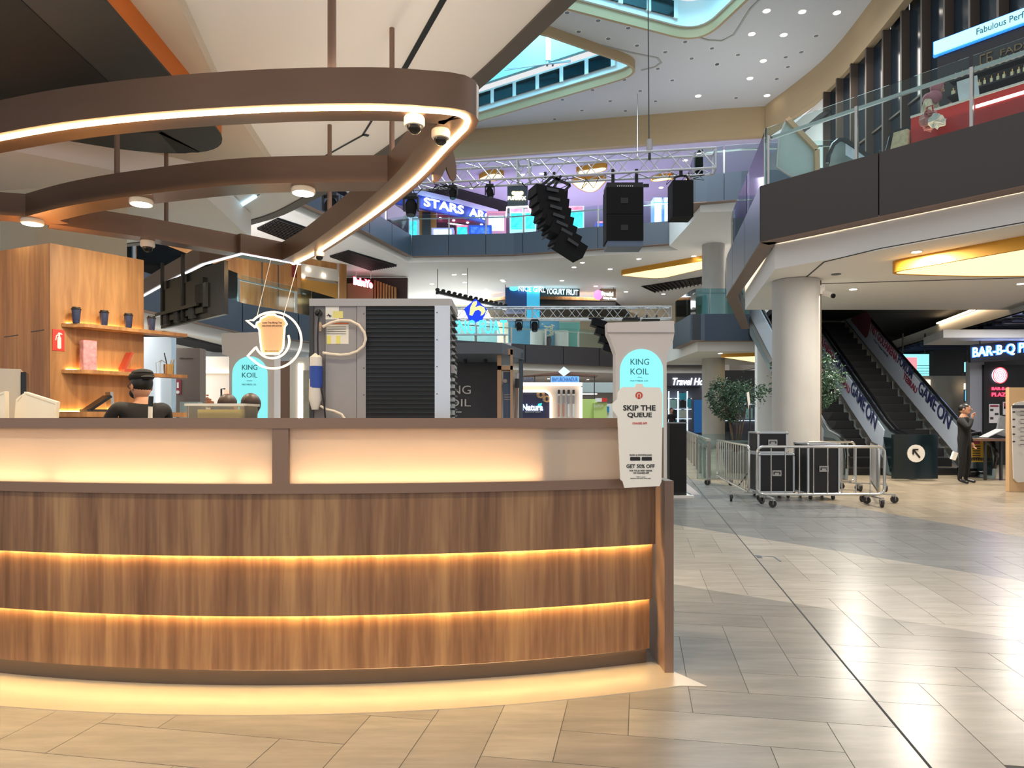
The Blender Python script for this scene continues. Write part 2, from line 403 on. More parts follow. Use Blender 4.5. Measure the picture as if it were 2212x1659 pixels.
def round_poly(pts, rads, n=6):
    out = []; k = len(pts)
    for i in range(k):
        p = Vector(pts[i]); a = (Vector(pts[i-1])-p).normalized(); b = (Vector(pts[(i+1)%k])-p).normalized(); r = rads[i]
        if r <= 0: out.append(tuple(p)); continue
        s_, e_ = p+a*r, p+b*r
        for q in range(n+1):
            t = q/n; out.append(tuple(s_*(1-t)**2+p*2*t*(1-t)+e_*t*t))
    return out
def shrink(poly, d):
    P = [Vector(p) for p in poly]; k = len(P); out = []; A = sum(P[i].x*P[(i+1)%k].y-P[(i+1)%k].x*P[i].y for i in range(k))
    for i in range(k):
        a = (P[i]-P[i-1]).normalized(); b = (P[(i+1)%k]-P[i]).normalized(); na, nb = Vector((-a.y,a.x)), Vector((-b.y,b.x)); q = na+nb
        q = q/max(.4, q.dot(na)); out.append(tuple(P[i]+q*(d if A > 0 else -d)))
    return out
def dropped_box(name, label, poly, z0, z1, side, face, rim, rimmat, inset=.004):
    t = thing(name, label, 'ceiling light', (sum(p[0] for p in poly)/len(poly), sum(p[1] for p in poly)/len(poly), z0))
    MB().band(poly, z0, z1, -.03, .03, closed=True).build('side_band', side, t, smooth=True)
    inn = shrink(poly, rim)
    if rimmat:
        MB().prism(shrink(poly, -.035), z0-.012, z0+.01).build('rim_panel', rimmat, t)
        MB().prism(inn, z0-.018, z0-.0125).build('face_panel', face, t)
    else: MB().prism(shrink(poly, .005), z0+.006, z0+.05).build('face_panel', face, t)
    return t
zb = 4.38
bx = [xy(WZ(165,-60,zb)), xy(WZ(500,322,zb)), xy(WZ(330,330,zb)), xy(WZ(60,285,zb)), (-9,6.4), (-9,2.5), (-4,2.5)]
bx = round_poly(bx, [0,.55,.5,0,0,0,0], 8)
dropped_box('ceiling_light_box', 'unlit black drop ceiling box with an orange side above the kiosk', bx, zb, 4.62, M_orange, mat('unlit_face','070708',.7), .55, mat('rim_charcoal','2c2f30',.6))

# unseen fill lamps added in the soffit to warm the floor before the kiosk
for x_, y_ in ((-3.6,2.3),(-1.9,2.0),(-.3,2.2)):
    t = thing('walkway_fill_lamp', 'warm recessed downlight in the soffit over the walkway before the counter', 'downlight', (x_,y_,4.70), 0, 'walkway downlights')
    MB().lathe([(.085,.02),(.11,.02),(.11,.008),(.085,.008)], (x_,y_,4.70), 16).build('trim_ring', M_paper, t); MB().lathe([(0,.006),(.08,.006),(.08,.002),(0,.002)], (x_,y_,4.70), 16).build('lamp_disc', M_down, t)
    area_light('walkway_fill', (x_,y_,4.69), .16, 28, (1,.86,.62), spread=2.0)

# ------------------------------------------------------------------ kiosk counter
def cpath(x0, x1, n=24):
    a0 = math.asin((x0+1.3)/6.4); a1 = math.asin((x1+1.3)/6.4)
    return [(-1.3+6.4*math.sin(a0+(a1-a0)*i/n), 10-6.4*math.cos(a0+(a1-a0)*i/n)) for i in range(n+1)]
def cpt(px, off=0):
    x = (px-CX)/F*3.7
    for _ in range(8): y = 10-math.sqrt((6.4+off)**2-(x+1.3)**2); x = (px-CX)/F*y
    return x
XL, XR = -3.7, .80
kc = thing('kiosk_counter', 'curved wood counter with glowing frosted panels and warm light strips', 'counter', (-1.3,3.7,0))
full = cpath(XL, XR, 40)
for z0, z1, of in ((.702,1.02,0),(.387,.697,-.032),(.10,.382,-.064)):
    MB().band(full, z0, z1, of-.012, of).build('wood_panel', M_woodc, kc, smooth=True)
for z, of in ((.717,-.016),(.402,-.048)):
    MB().band(cpath(XL,XR-.01,40), z-.008, z-.001, of-.012, of).build('led_strip', M_led, kc)
MB().band(full, 0, .10, -.30, -.10).build('plinth', mat('plinth_brown','584a40',.45,.1), kc, smooth=True)
MB().band(cpath(XL,XR,40), .092, .098, -.098, -.086).build('led_strip', mat('base_led','ffc878',.5,emit=3.2,ecol='ffdaa6'), kc)
MB().band(full, .02, 1.0, -.34, -.102).build('carcass', M_dark, kc)
MB().band(full, 1.02, 1.07, -.10, .012).build('lower_rail', M_bronze2, kc, smooth=True)
MB().band(full, 1.352, 1.405, -.13, .012).build('top_rail', M_bronze2, kc, smooth=True)
def post(px0, px1, d0=-.13, d1=.008): 
    return MB().band(cpath(cpt(px0), cpt(px1), 2), 1.07, 1.352, d0, d1)
post(589,624).build('mullion', M_bronze2, kc); post(1416,1432,-.13,.008).build('mullion', M_bronze2, kc)
mfro = bpy.data.materials.new('frosted_panel'); mfro.use_nodes = True; nt = mfro.node_tree; nt.nodes.clear()
o_ = nt.nodes.new('ShaderNodeOutputMaterial'); d_ = nt.nodes.new('ShaderNodeBsdfDiffuse'); t_ = nt.nodes.new('ShaderNodeBsdfTranslucent'); x_ = nt.nodes.new('ShaderNodeMixShader')
d_.inputs[0].default_value = s2l('e8ddd2'); t_.inputs[0].default_value = s2l('fff2e2'); x_.inputs[0].default_value = .62
nt.links.new(d_.outputs[0], x_.inputs[1]); nt.links.new(t_.outputs[0], x_.inputs[2]); nt.links.new(x_.outputs[0], o_.inputs[0])
M_back = mat('lightbox_back','f4ece0',.8)
M_led2 = mat('panel_led','ffd490',.5,emit=17,ecol='ffe2b6')
for a, b, seg in ((XL, cpt(591), ((XL,cpt(95)),(cpt(112),cpt(487)),(cpt(512),cpt(585)))), (cpt(622), cpt(1418), ((cpt(630),cpt(1165)),))):
    MB().band(cpath(a,b,20), 1.068, 1.354, -.022, -.014).build('frosted_panel', mfro, kc, smooth=True)
    MB().band(cpath(a,b,20), 1.068, 1.354, -.135, -.125).build('back_board', M_back, kc, smooth=True)
    for p, q in seg: MB().band(cpath(p,q,10), 1.073, 1.079, -.075, -.062).build('led_strip', M_led2, kc)
MB().band(cpath(cpt(1172),cpt(1222),3), 1.07, 1.352, -.05, -.03).build('inner_stud', mat('stud','7a6a60',.6), kc)
MB().box((XR+.045,4.35,.53), (.05,.92,1.06), rz=.04).build('end_panel', M_bronze2, kc)
MB().band(full, .93, .97, -.95, -.30).build('worktop', M_steel, kc)
fs_ = cpath(XL, XR, 40); pl = MB(); N_ = len(fs_)
vs = []
for i, p in enumerate(fs_):
    d = Vector((p[0]+1.3, p[1]-10)).normalized(); wdt = .26
    q0 = Vector(p)+d*-.10; q1 = Vector(p)+d*wdt
    vs += [(q0.x,q0.y,.009),(q1.x,q1.y,.004),(q1.x,q1.y,-.001),(q0.x,q0.y,-.001)]
q = [(.80,4.06,.009),(1.02,3.70,.004),(1.02,3.70,-.001),(.80,4.06,-.001)]; vs += q
fc = [(4*i+e,4*i+4+e,4*i+4+(e+1)%4,4*i+(e+1)%4) for i in range(N_) for e in range(4)]+[(0,1,2,3),tuple(4*N_+3-k for k in range(4))]
pl.add(vs, fc).build('kick_plate', mat('kick_steel','dccdb8',.25,.55,var=.05,vscale=30,stretch=(.05,1,1)), kc)

# cup shaped notice on the counter's right end
def board_from_px(pts, Y, x0=0): return [((p[0]-CX)/F*Y-x0, (HZ-p[1])/F*Y+EYE) for p in pts]
YS = 3.78
cup = [(1344,838),(1372,838),(1374,832),(1398,832),(1400,838),(1424,840),(1429,857),(1427,872),(1431,880),(1429,893),(1425,897),(1424,1000),(1422,1040),(1427,1047),(1425,1052),(1348,1055),(1346,1049),(1342,1042),(1335,905),(1330,893),(1322,882),(1325,872),(1334,868),(1336,852)]
cup = [(1344,836),(1371,836),(1374,829),(1388,829),(1391,836),(1426,837),(1431,851),(1431,893),(1429,1040),(1425,1050),(1349,1054),(1345,1040),(1340,1036),(1334,900),(1324,887),(1322,872),(1334,862),(1335,848)]
sk = thing('queue_notice', 'off white cup shaped notice board reading SKIP THE QUEUE on the counter end', 'sign', (W(1380,1052,YS).x, YS, 1.03))
MB().ext(board_from_px(cup, YS), (0,YS,0), X, Z, .012).build('board', M_paper, sk)
M_ink = mat('black_ink','1a1718',.6); M_rink = mat('red_ink','c8402f',.6)
def ptext(s, x0, y0, x1, y1, m, par, Y, **k):
    a = W(x0, y1, Y); return letters(s, a, X, Z, (x1-x0)/F*Y, (y1-y0)/F*Y, m, par, d=k.pop('d',.002), **k)
for s, bx_, b in (('SKIP THE',(1346,875,1416,887),.025),('QUEUE',(1355,891,1408,903),.025),('GET 50% OFF',(1353,1003,1414,1011),.02),('FOR YOUR FIRST DRINK',(1360,1015,1409,1018.5),.01),('OF CHAGEE APP',(1368,1020,1402,1023.5),.01),('SCAN & DOWNLOAD',(1360,981,1408,984.5),.01),('*T&Cs apply.',(1374,1029,1394,1031),0),('Exclusive for new users only.',(1362,1032,1406,1034.5),0)):
    ptext(s, *bx_, M_ink, sk, YS, bold=b)
ptext('CHAGEE APP', 1366, 912, 1398, 916.5, M_rink, sk, YS, bold=.015)
for x0, x1 in ((1361,1383),(1386,1408)): MB().ext(rrect(W(x0,0,YS).x, W(0,995,YS).z, W(x1,0,YS).x, W(0,987,YS).z, .004), (0,YS-.0015,0), X, Z, .0015).build('store_badge', M_ink, sk)
lg = MB(); c = W(1380.5,854,YS-.002); r = .0195
for a0, a1 in ((-60,240),): lg.ext([(c.x+r*math.cos(math.radians(t)),c.z+r*math.sin(math.radians(t))) for t in range(-50,231,20)]+[(c.x+.6*r*math.cos(math.radians(t)),c.z+.6*r*math.sin(math.radians(t))) for t in range(230,-51,-20)], (0,YS-.0015,0), X, Z, .0015)
lg.ext([(c.x-.008,c.z-.019),(c.x+.008,c.z-.019),(c.x+.004,c.z-.004),(c.x+.007,c.z+.002),(c.x,c.z+.008),(c.x-.007,c.z+.002),(c.x-.004,c.z-.004)], (0,YS-.0015,0), X, Z, .0015)
lg.build('emblem', M_rink, sk)

# ------------------------------------------------------------------ brown canopy ring with light line
def rp(px, py, z=3.37): return xy(WZ(px, py, z))
ring = thing('kiosk_canopy', 'brown metal canopy ring with a warm light line hung over the counter', 'canopy', (-2.5,6.5,3.37))
front = [(-6.5,6.4),(-5.2,5.55)]+[rp(*p) for p in ((0,287),(250,250),(550,228),(800,223))]+[(-.52,4.46)]
fpath = smooth_path(front, 6)
corner = [(-.40,4.48),(-.30,4.52),(-.24,4.59),(-.22,4.68)]
right = smooth_path([(-.25,4.82)]+[rp(*p) for p in ((985,320),(905,400),(800,480),(700,545))]+[(-2.73,9.05)], 6)
rpath = fpath+corner+right
backp = [(-2.73,9.05),(-3.22,8.5),(-3.9,9.05),(-4.9,10.2),(-5.9,11.4),(-6.8,12.4)]
MB().band(rpath, 3.37, 3.595, -.26, 0).build('outer_beam', M_bronze, ring, smooth=True)
MB().band(rpath, 3.362, 3.371, -.085, -.055).build('led_line', M_ledr, ring)
MB().band(rpath, 3.600, 3.606, -.16, -.10).build('fill_strip', mat('canopy_fill_led','ffe6c2',.5,emit=11,ecol='ffeedb'), ring)  # strip added out of view on the beam to brighten the kiosk soffit
MB().band(backp, 3.37, 3.595, -.09, 0).build('back_beam', M_bronze, ring)
MB().band(backp, 3.362, 3.371, -.06, -.03).build('led_line', mat('canopy_led_cool','e9f0ff',.5,emit=5,ecol='e4ecff'), ring)
b2 = smooth_path([(-1.02,5.887),(-2.2,5.945),(-3.287,6.24),(-4.09,6.55),(-4.74,6.9)][::-1], 6)
MB().band(b2, 3.371, 3.594, -.24, 0).build('inner_beam', M_bronze, ring, smooth=True)
MB().band([(-6.6,6.5),(-5.4,6.72),(-4.74,6.9)], 3.372, 3.593, -.24, .0).build('inner_beam', M_bronze, ring)
MB().band([(-4.67,7.16),(-4.01,7.67),(-3.35,8.33),(-2.8,8.95)], 3.372, 3.593, -.22, 0).build('inner_beam', M_bronze, ring)
MB().band([(-4.74,6.9),(-4.67,7.2)], 3.373, 3.592, -.05, .2).build('inner_beam', M_bronze, ring)
for x, y, r_ in ((-1.17,4.6,.028),(-1.02,6.02,.022),(-2.06,8.0,.024),(-3.58,6.42,.024),(-3.93,8.05,.024)):
    MB().tube([(x,y,3.55),(x,y,4.73 if x > -3.5 or y > 7 else 4.34)], r_, 10).build('hanging_rod', M_bronze2, ring, smooth=True)
for k, (px, py, Y_, tl) in enumerate(((953,352,5.75,.18),(972,345,5.85,-.12))):
    c = W(px, py, Y_); q = []
    for i in range(15):
        t = math.pi*i/7; q.append((.055*math.sin(t)+tl*.3*(math.cos(t)), .17*math.cos(t)))
    MB().ext(q, c, Vector((.8,.6,0)), Z, .02).build('leaf_fin', M_bronze, ring)
def disc_lamp(px, py, Y_, label):
    c = W(px, py, Y_); c.z = 3.37
    t = thing('disc_lamp', label, 'lamp', c, 0, 'round lamps under the canopy beams')
    MB().lathe([(.0,0),(.095,0),(.10,-.01),(.10,-.04),(.092,-.045)], c, 20).build('housing', M_white, t, smooth=True)
    MB().lathe([(.088,-.0405),(.088,-.048),(.07,-.052),(0,-.053)], c, 20).build('lamp_face', M_lamp, t, smooth=True)
    area_light('disc_lamp_light', c+Z*-.06, .18, 36, (1,.86,.62))
disc_lamp(655,405,6.05,'round lamp under the inner beam, nearest the canopy corner')
disc_lamp(305,433,6.36,'round lamp under the middle of the curved inner beam')
disc_lamp(70,487,7.0,'round lamp at the left junction of the canopy beams')
def dome(px, py, Y_, zt, r, label):
    c = W(px, py, Y_); c.z = zt; t = thing('dome_camera', label, 'camera', c, 0, 'dome cameras under the canopy')
    MB().lathe([(0,0),(r*.92,0),(r,-.012),(r,-r*.75),(r*.9,-r*.9),(r*.72,-r*.95)], c, 20).build('housing', M_paper, t, smooth=True)
    MB().lathe([(r*.72,-r*.85)]+[(r*.70*math.cos(a), -r*.95-r*.7*math.sin(a)) for a in (.2,.5,.8,1.1,1.4)], c, 20).build('lens_dome', M_blackg, t, smooth=True)
dome(895,250,4.62,3.37,.068,'white dome camera under the front canopy beam')
dome(952,280,4.83,3.37,.064,'white dome camera at the canopy corner beside the light line')
dome(690,545,8.35,3.37,.062,'dome camera at the back tip of the canopy')
dome(319,518,7.85,3.372,.075,'dome camera under the beam in front of the hanging screen')
# ------------------------------------------------------------------ people
def skin_body(verts, rad, edges, root):
    me = bpy.data.meshes.new('b'); me.from_pydata([tuple(v) for v in verts], edges, []); ob = bpy.data.objects.new('b', me); C.objects.link(ob)
    ob.modifiers.new('s','SKIN'); sv = me.skin_vertices[0].data
    for i, r in enumerate(rad): sv[i].radius = r if isinstance(r, tuple) else (r, r); sv[i].use_root = (i == root)
    sb = ob.modifiers.new('u','SUBSURF'); sb.levels = 2; sb.render_levels = 2
    dg = bpy.context.evaluated_depsgraph_get(); r = bpy.data.meshes.new_from_object(ob.evaluated_get(dg))
    out = ([v.co.copy() for v in r.vertices], [tuple(p.vertices) for p in r.polygons])
    bpy.data.objects.remove(ob); bpy.data.meshes.remove(me); bpy.data.meshes.remove(r); return out
STD = dict(pelvis=(0,0,.95), waist=(0,0,1.10), chest=(0,0,1.30), neck=(0,.01,1.47), head=(0,0,1.56), shL=(.17,0,1.41), elL=(.24,.02,1.13), wrL=(.25,-.06,.89), shR=(-.17,0,1.41), elR=(-.24,.02,1.13), wrR=(-.25,-.06,.89),
           hipL=(.10,0,.88), knL=(.125,-.02,.49), anL=(.14,.03,.09), toL=(.16,-.13,.035), hipR=(-.10,0,.88), knR=(-.125,-.02,.49), anR=(-.14,.03,.09), toR=(-.16,-.13,.035))
RAD = dict(pelvis=(.15,.11), waist=(.135,.10), chest=(.16,.11), neck=.055, head=.06, shL=.065, elL=.045, wrL=.032, shR=.065, elR=.045, wrR=.032, hipL=.078, knL=.054, anL=.04, toL=.034, hipR=.078, knR=.054, anR=.04, toR=.034)
BONES = [('pelvis','waist','t'),('waist','chest','t'),('chest','neck','t'),('neck','head','s'),('chest','shL','t'),('shL','elL','t'),('elL','wrL','a'),('chest','shR','t'),('shR','elR','t'),('elR','wrR','a'),('pelvis','hipL','b'),('hipL','knL','b'),('knL','anL','b'),('anL','toL','f'),('pelvis','hipR','b'),('hipR','knR','b'),('knR','anR','b'),('anR','toR','f')]
def person(name, label, loc, rz, top, bottom, shoe, pose={}, scale=1, headturn=0, sleeve=True, hair='short', hairm=None, nod=0, skin=None, mask=None):
    J = {k: Vector(pose.get(k, v)) for k, v in STD.items()}; keys = list(J); ix = {k: i for i, k in enumerate(keys)}
    vs, fs = skin_body([J[k] for k in keys], [RAD[k] for k in keys], [(ix[a], ix[b]) for a, b, _ in BONES], ix['pelvis'])
    t = thing(name, label, 'person', loc, rz); t.scale = (scale,)*3
    mb = MB(); mats = [skin or M_skin, top, bottom, shoe, mat('eye_white','e8e4de',.4), M_blackg, mat('lips','9c5a50',.5)]
    mi = {'s':0,'t':1,'a':1 if sleeve else 0,'b':2,'f':3}; idx = []
    for f in fs:
        c = sum((vs[i] for i in f), Vector())/len(f); best = (9, 0)
        for a, b, k in BONES:
            p, q = J[a], J[b]; d = q-p; u = max(0, min(1, (c-p).dot(d)/d.length_squared)); e = (c-p-d*u).length-(.05 if k in 'tb' and a in ('pelvis','waist','chest') else 0)
            m = mi[k]
            if a == 'chest' and b == 'neck' and u > .93: m = 0
            if e < best[0]: best = (e, m)
        idx.append(best[1])
    mb.v = vs; mb.f = fs; mb.m = idx
    R = Matrix.Rotation(headturn,3,'Z') @ Matrix.Rotation(nod,3,'X'); hc = J['head']+Vector((0,-.012,.075))
    def H(p): return hc+R @ Vector(p)
    mb.ell(hc, (.074,.092,.113), 20, 14, 0, R); mb.ell(H((0,-.025,-.06)), (.056,.062,.058), 14, 8, 0, R)
    mb.ell(H((0,-.098,-.012)), (.013,.02,.024), 8, 6, 0, R)
    for s in (-1,1):
        mb.ell(H((s*.077,.012,-.008)), (.010,.02,.03), 8, 6, 0, R)
        mb.ell(H((s*.030,-.080,.012)), (.014,.010,.008), 8, 6, 4, R); mb.ell(H((s*.030,-.088,.012)), (.006,.005,.006), 8, 6, 5, R)
        mb.ell(H((s*.030,-.084,.032)), (.020,.009,.004), 8, 4, 5, R)
    mb.ell(H((0,-.086,-.058)), (.024,.010,.006), 8, 5, 6, R)
    for s in 'LR':                                            # hands with five fingers
        w, e = J['wr'+s], J['el'+s]; d = (w-e).normalized(); sd = d.cross(Vector((0,-1,0)));
        if sd.length < .2: sd = d.cross(Vector((1,0,0)))
        sd.normalize(); nn = sd.cross(d)
        pc = w+d*.05; Rm = Matrix((sd, nn, d)).transposed(); mb.ell(pc, (.036,.015,.055), 10, 8, 0, Rm)
        for k, ln in enumerate((.068,.078,.072,.055)):
            b0 = pc+d*.04+sd*(-.027+.018*k); mb.tube([b0, b0+d*ln*.55+nn*.006, b0+d*ln*.85+nn*.026], [.009,.0085,.007], 6)
        b0 = pc-sd*.03-d*.02; mb.tube([b0, b0-sd*.025+d*.03, b0-sd*.03+d*.058+nn*.01], [.011,.010,.008], 6)
    mb.build('body', mats, t, smooth=True, local=True)
    hm = hairm or M_hair
    if hair:
        h = MB(); h.ell(H((0,.016,.028)), (.083,.095,.098), 18, 12, 0, R)
        hv = []
        for f in h.f: pass
        keep = []
        for f in h.f:
            c = R.transposed() @ (sum((h.v[i] for i in f), Vector())/4-hc)
            low = {'short':-.05,'long':-.3,'bob':-.09}[hair]
            if c.z > .055 or (c.y > -.02 and c.z > low): keep.append(f)
        h.f = keep; h.m = [0]*len(keep)
        if hair == 'long': h.ell(H((0,.055,-.06)), (.085,.05,.15), 14, 10, 0, R)
        h.build('hair', hm, t, smooth=True, local=True)
    return t, H, R
M_blk = mat('black_cloth','1d1d20',.85,var=.15,vscale=20)
bl_ = W(306, 905, 6.0); ba, H, R = person('person', 'person in black shirt, black cap, glasses and mask behind the counter, facing the wall', (bl_.x, 6.0, .0), -math.radians(128), M_blk, mat('black_trousers','17171a',.9), M_blackg, scale=1.025,
    pose=dict(chest=(0,0,1.34), neck=(0,.01,1.505), shL=(.20,0,1.47), shR=(-.20,0,1.47), elL=(.27,-.12,1.20), wrL=(.16,-.32,1.12), elR=(-.27,-.12,1.20), wrR=(-.16,-.32,1.12)), nod=.08)
cp = MB(); cp.ell(H((0,.012,.078)), (.094,.118,.052), 20, 10, 0, R); cp.ell(H((0,.03,.104)), (.082,.10,.038), 18, 8, 0, R)
cp.ell(H((0,.125,.062)), (.055,.035,.016), 12, 6, 0, R); cp.build('cap', M_blk, ba, smooth=True, local=True)
mk = MB(); mk.ell(H((0,-.048,-.052)), (.070,.066,.052), 16, 10, 0, R); mk.build('face_mask', mat('black_mask','141416',.8), ba, smooth=True, local=True)
gl = MB()
for s in (-1,1):
    gl.tube([H((s*.034+.026*math.cos(a), -.098, .010+.021*math.sin(a))) for a in [2*math.pi*i/12 for i in range(12)]], .0035, 6, closed=True)
    gl.tube([H((s*.06,-.094,.014)), H((s*.08,-.05,.014)), H((s*.082,.02,.008))], .003, 6)
gl.tube([H((-.01,-.098,.014)), H((.01,-.098,.014))], .003, 6); gl.build('glasses', mat('brown_frame','3a2a20',.4), ba, local=True)
for px, Y_, lb, hr, rz in ((492,5.9,'person with short dark hair behind the plastic tub, left of two heads','bob',2.9),(541,5.75,'person with dark hair behind the plastic tub, right of two heads','bob',-2.2)):
    q = W(px, 905, Y_); person('person', lb, (q.x, Y_, 0), rz, mat('maroon_shirt','5a2c2c',.8), mat('black_trousers','17171a',.9), M_blackg, hair=hr, scale=.915, hairm=mat('dark_brown_hair','2c1b16',.5,var=.2,vscale=30))

# ------------------------------------------------------------------ kiosk back wall and what stands on it
pc, pr = Vector((-4.435,6.8)), Vector((-3.92,7.54)); dr = (pr-pc).normalized(); nr = Vector((dr.y,-dr.x))
ww = thing('kiosk_back_wall', 'light oak veneer wall with lit shelves at the back of the kiosk', 'wall panel', (-4.4,7.2,0))
MB().prism([tuple(pc), tuple(pr), tuple(pr+Vector((-.5,.45))), (-5.6,7.9), (-5.6,7.28), (-5.1,7.1)], 0, 3.09).build('panelling', M_woodw, ww)
gv = MB(); pl_ = Vector((-5.1,7.1)); dl = (pc-pl_).normalized(); nl = Vector((dl.y,-dl.x))
for a, b, z in ((.02,.24,2.22),(.44,.64,2.25)): p = pl_+dl*a+nl*.001; q = pl_+dl*b+nl*.001; gv.bar((*p,z),(*q,z+.01),.004,.008)
gv.build('door_gap', M_dark, ww)
def onwall(t, off, z): p = pc+dr*t+nr*off; return Vector((p.x,p.y,z))
def shelf_mb(t0, t1, z, dep, th=.035):
    m = MB(); q = [pc+dr*t0+nr*.005, pc+dr*(t0+.14)+nr*dep, pc+dr*t1+nr*dep, pc+dr*t1+nr*.005]; q = round_poly([tuple(v) for v in q], [0,.08,0,0], 5); m.prism(q, z-th, z); return m
for z, t1 in ((2.33,1.28),(1.88,1.28)):
    s_ = shelf_mb(.10, t1, z, .19).build('shelf', M_woodw, ww)
    MB().bar(onwall(.14,.012,z+.004), onwall(.88,.012,z+.004), .012, .006).build('led_strip', mat('shelf_led','ffcf86',.5,emit=32,ecol='ffc878'), ww)
shelf_mb(.02, 1.5, 1.47, .34, .05).build('ledge', M_woodw, ww)
MB().bar(onwall(.08,.012,1.476), onwall(.85,.012,1.476), .012, .006).build('led_strip', MATS['shelf_led'], ww)
sg = thing('extinguisher_sign', 'red square sign with white fire extinguisher symbol on the wood wall', 'sign', onwall(.03,.004,2.07))
o0 = onwall(.02,.006,2.06); U = Vector((dr.x,dr.y,0))
MB().ext(rect(0,0,.105,.205), o0, U, Z, .005).build('plate', M_red, sg)
ex = MB(); ex.ext(rrect(.042,.02,.075,.135,.012), o0+Vector((nr.x,nr.y,0))*.0015, U, Z, .002); ex.ext([(.05,.135),(.067,.135),(.064,.165),(.053,.165)], o0+Vector((nr.x,nr.y,0))*.0015, U, Z, .002)
ex.ext([(.045,.162),(.085,.158),(.085,.166),(.06,.178),(.046,.172)], o0+Vector((nr.x,nr.y,0))*.0015, U, Z, .002); ex.ext([(.05,.16),(.03,.148),(.022,.10),(.03,.10),(.037,.14),(.052,.15)], o0+Vector((nr.x,nr.y,0))*.0015, U, Z, .002)
ex.build('symbol', M_paper, sg)
M_cup = mat('navy_cup','2b3454',.5,var=.6,vscale=40)
cup0 = None
for k, (px, lb) in enumerate(((203,'first navy patterned paper cup from the left on the top shelf'),(240,'second navy patterned paper cup from the left on the top shelf'),(273,'third navy patterned paper cup from the left on the top shelf'),(311,'fourth navy patterned paper cup, at the right end of the top shelf'))):
    t_ = (.19,.45,.69,.93)[k]; p = onwall(t_, .10, 2.3305)
    if cup0 is None:
        cup0 = thing('paper_cup', lb, 'cup', p, 0, 'cups on the top shelf')
        MB().lathe([(0,0),(.029,0),(.031,.004),(.041,.135)], (0,0,0), 18).build('cup_body', M_cup, cup0, smooth=True, local=True)
        MB().lathe([(.041,.131),(.0455,.133),(.0455,.142),(.039,.145),(.037,.158),(0,.158)], (0,0,0), 18).build('lid', M_blackg, cup0, smooth=True, local=True)
    else: dup(cup0, p, 0, lb)
bxp = onwall(.30,.10,1.8805); gb = thing('gift_box', 'tall pink and white patterned carton on the lower shelf', 'box', bxp, math.atan2(dr.y,dr.x))
MB().box((0,0,.145),(.125,.08,.29)).build('carton', mat('pink_pattern','c9929a',.6,var=.75,vscale=22), gb, local=True); MB().box((0,0,.292),(.115,.07,.004)).build('lid_flap', mat('pink_flap','b85a5e',.6), gb, local=True)
rb = thing('red_case', 'red open presentation case on the lower shelf', 'case', onwall(.72,.10,1.8805), math.atan2(dr.y,dr.x))
MB().box((.0,0,.016),(.20,.12,.032)).build('case_base', mat('brick_red','a8402c',.5), rb, local=True); MB().box((-.055,0,.115),(.022,.12,.19), ry=.42).build('case_lid', mat('brick_red','a8402c',.5), rb, local=True)
ch = thing('cutlery_caddy', 'wire caddy with gold and black utensils at the right end of the lower shelf', 'caddy', onwall(1.10,.10,1.8805), math.atan2(dr.y,dr.x))
MB().lathe([(.05,0),(.05,.005),(.048,.005)],(-.06,0,0),12).build('caddy_base', M_dark, ch, local=True); MB().lathe([(.05,0),(.052,.11),(.049,.11),(.046,.01)],(.02,0,0),14).build('gold_cup', mat('gold','c89a5a',.25,.9), ch, smooth=True, local=True)
wr = MB()
for i in range(5): a = i*1.25; wr.tube([(-.06+.05*math.cos(a),.05*math.sin(a),0),(-.06+.055*math.cos(a),.055*math.sin(a),.12),(-.06,0,.15)], .003, 5)
wr.build('wire_frame', M_chrome, ch, local=True)
MB().tube([(.02,0,.02),(-.03,.0,.23)], .006, 6).build('stirrer', M_black, ch, local=True)
for k, x in enumerate((.0,.035,.05)): MB().tube([(x,.01*k,.02),(x+.02*k,.01,.15+.01*k)], .005, 6).build('spoon', MATS['gold'], ch, local=True)
ps = thing('card_terminal', 'black folded payment terminal on the lit ledge', 'terminal', onwall(.34,.20,1.4705), math.atan2(dr.y,dr.x))
MB().box((0,0,.012),(.26,.16,.024)).build('terminal_base', M_black, ps, local=True); MB().box((.0,0,.085),(.24,.16,.025), ry=-.62).build('tilted_screen', M_blackg, ps, local=True); MB().box((.13,.02,.10),(.03,.10,.20), ry=-.1).build('stand', M_steel, ps, local=True)
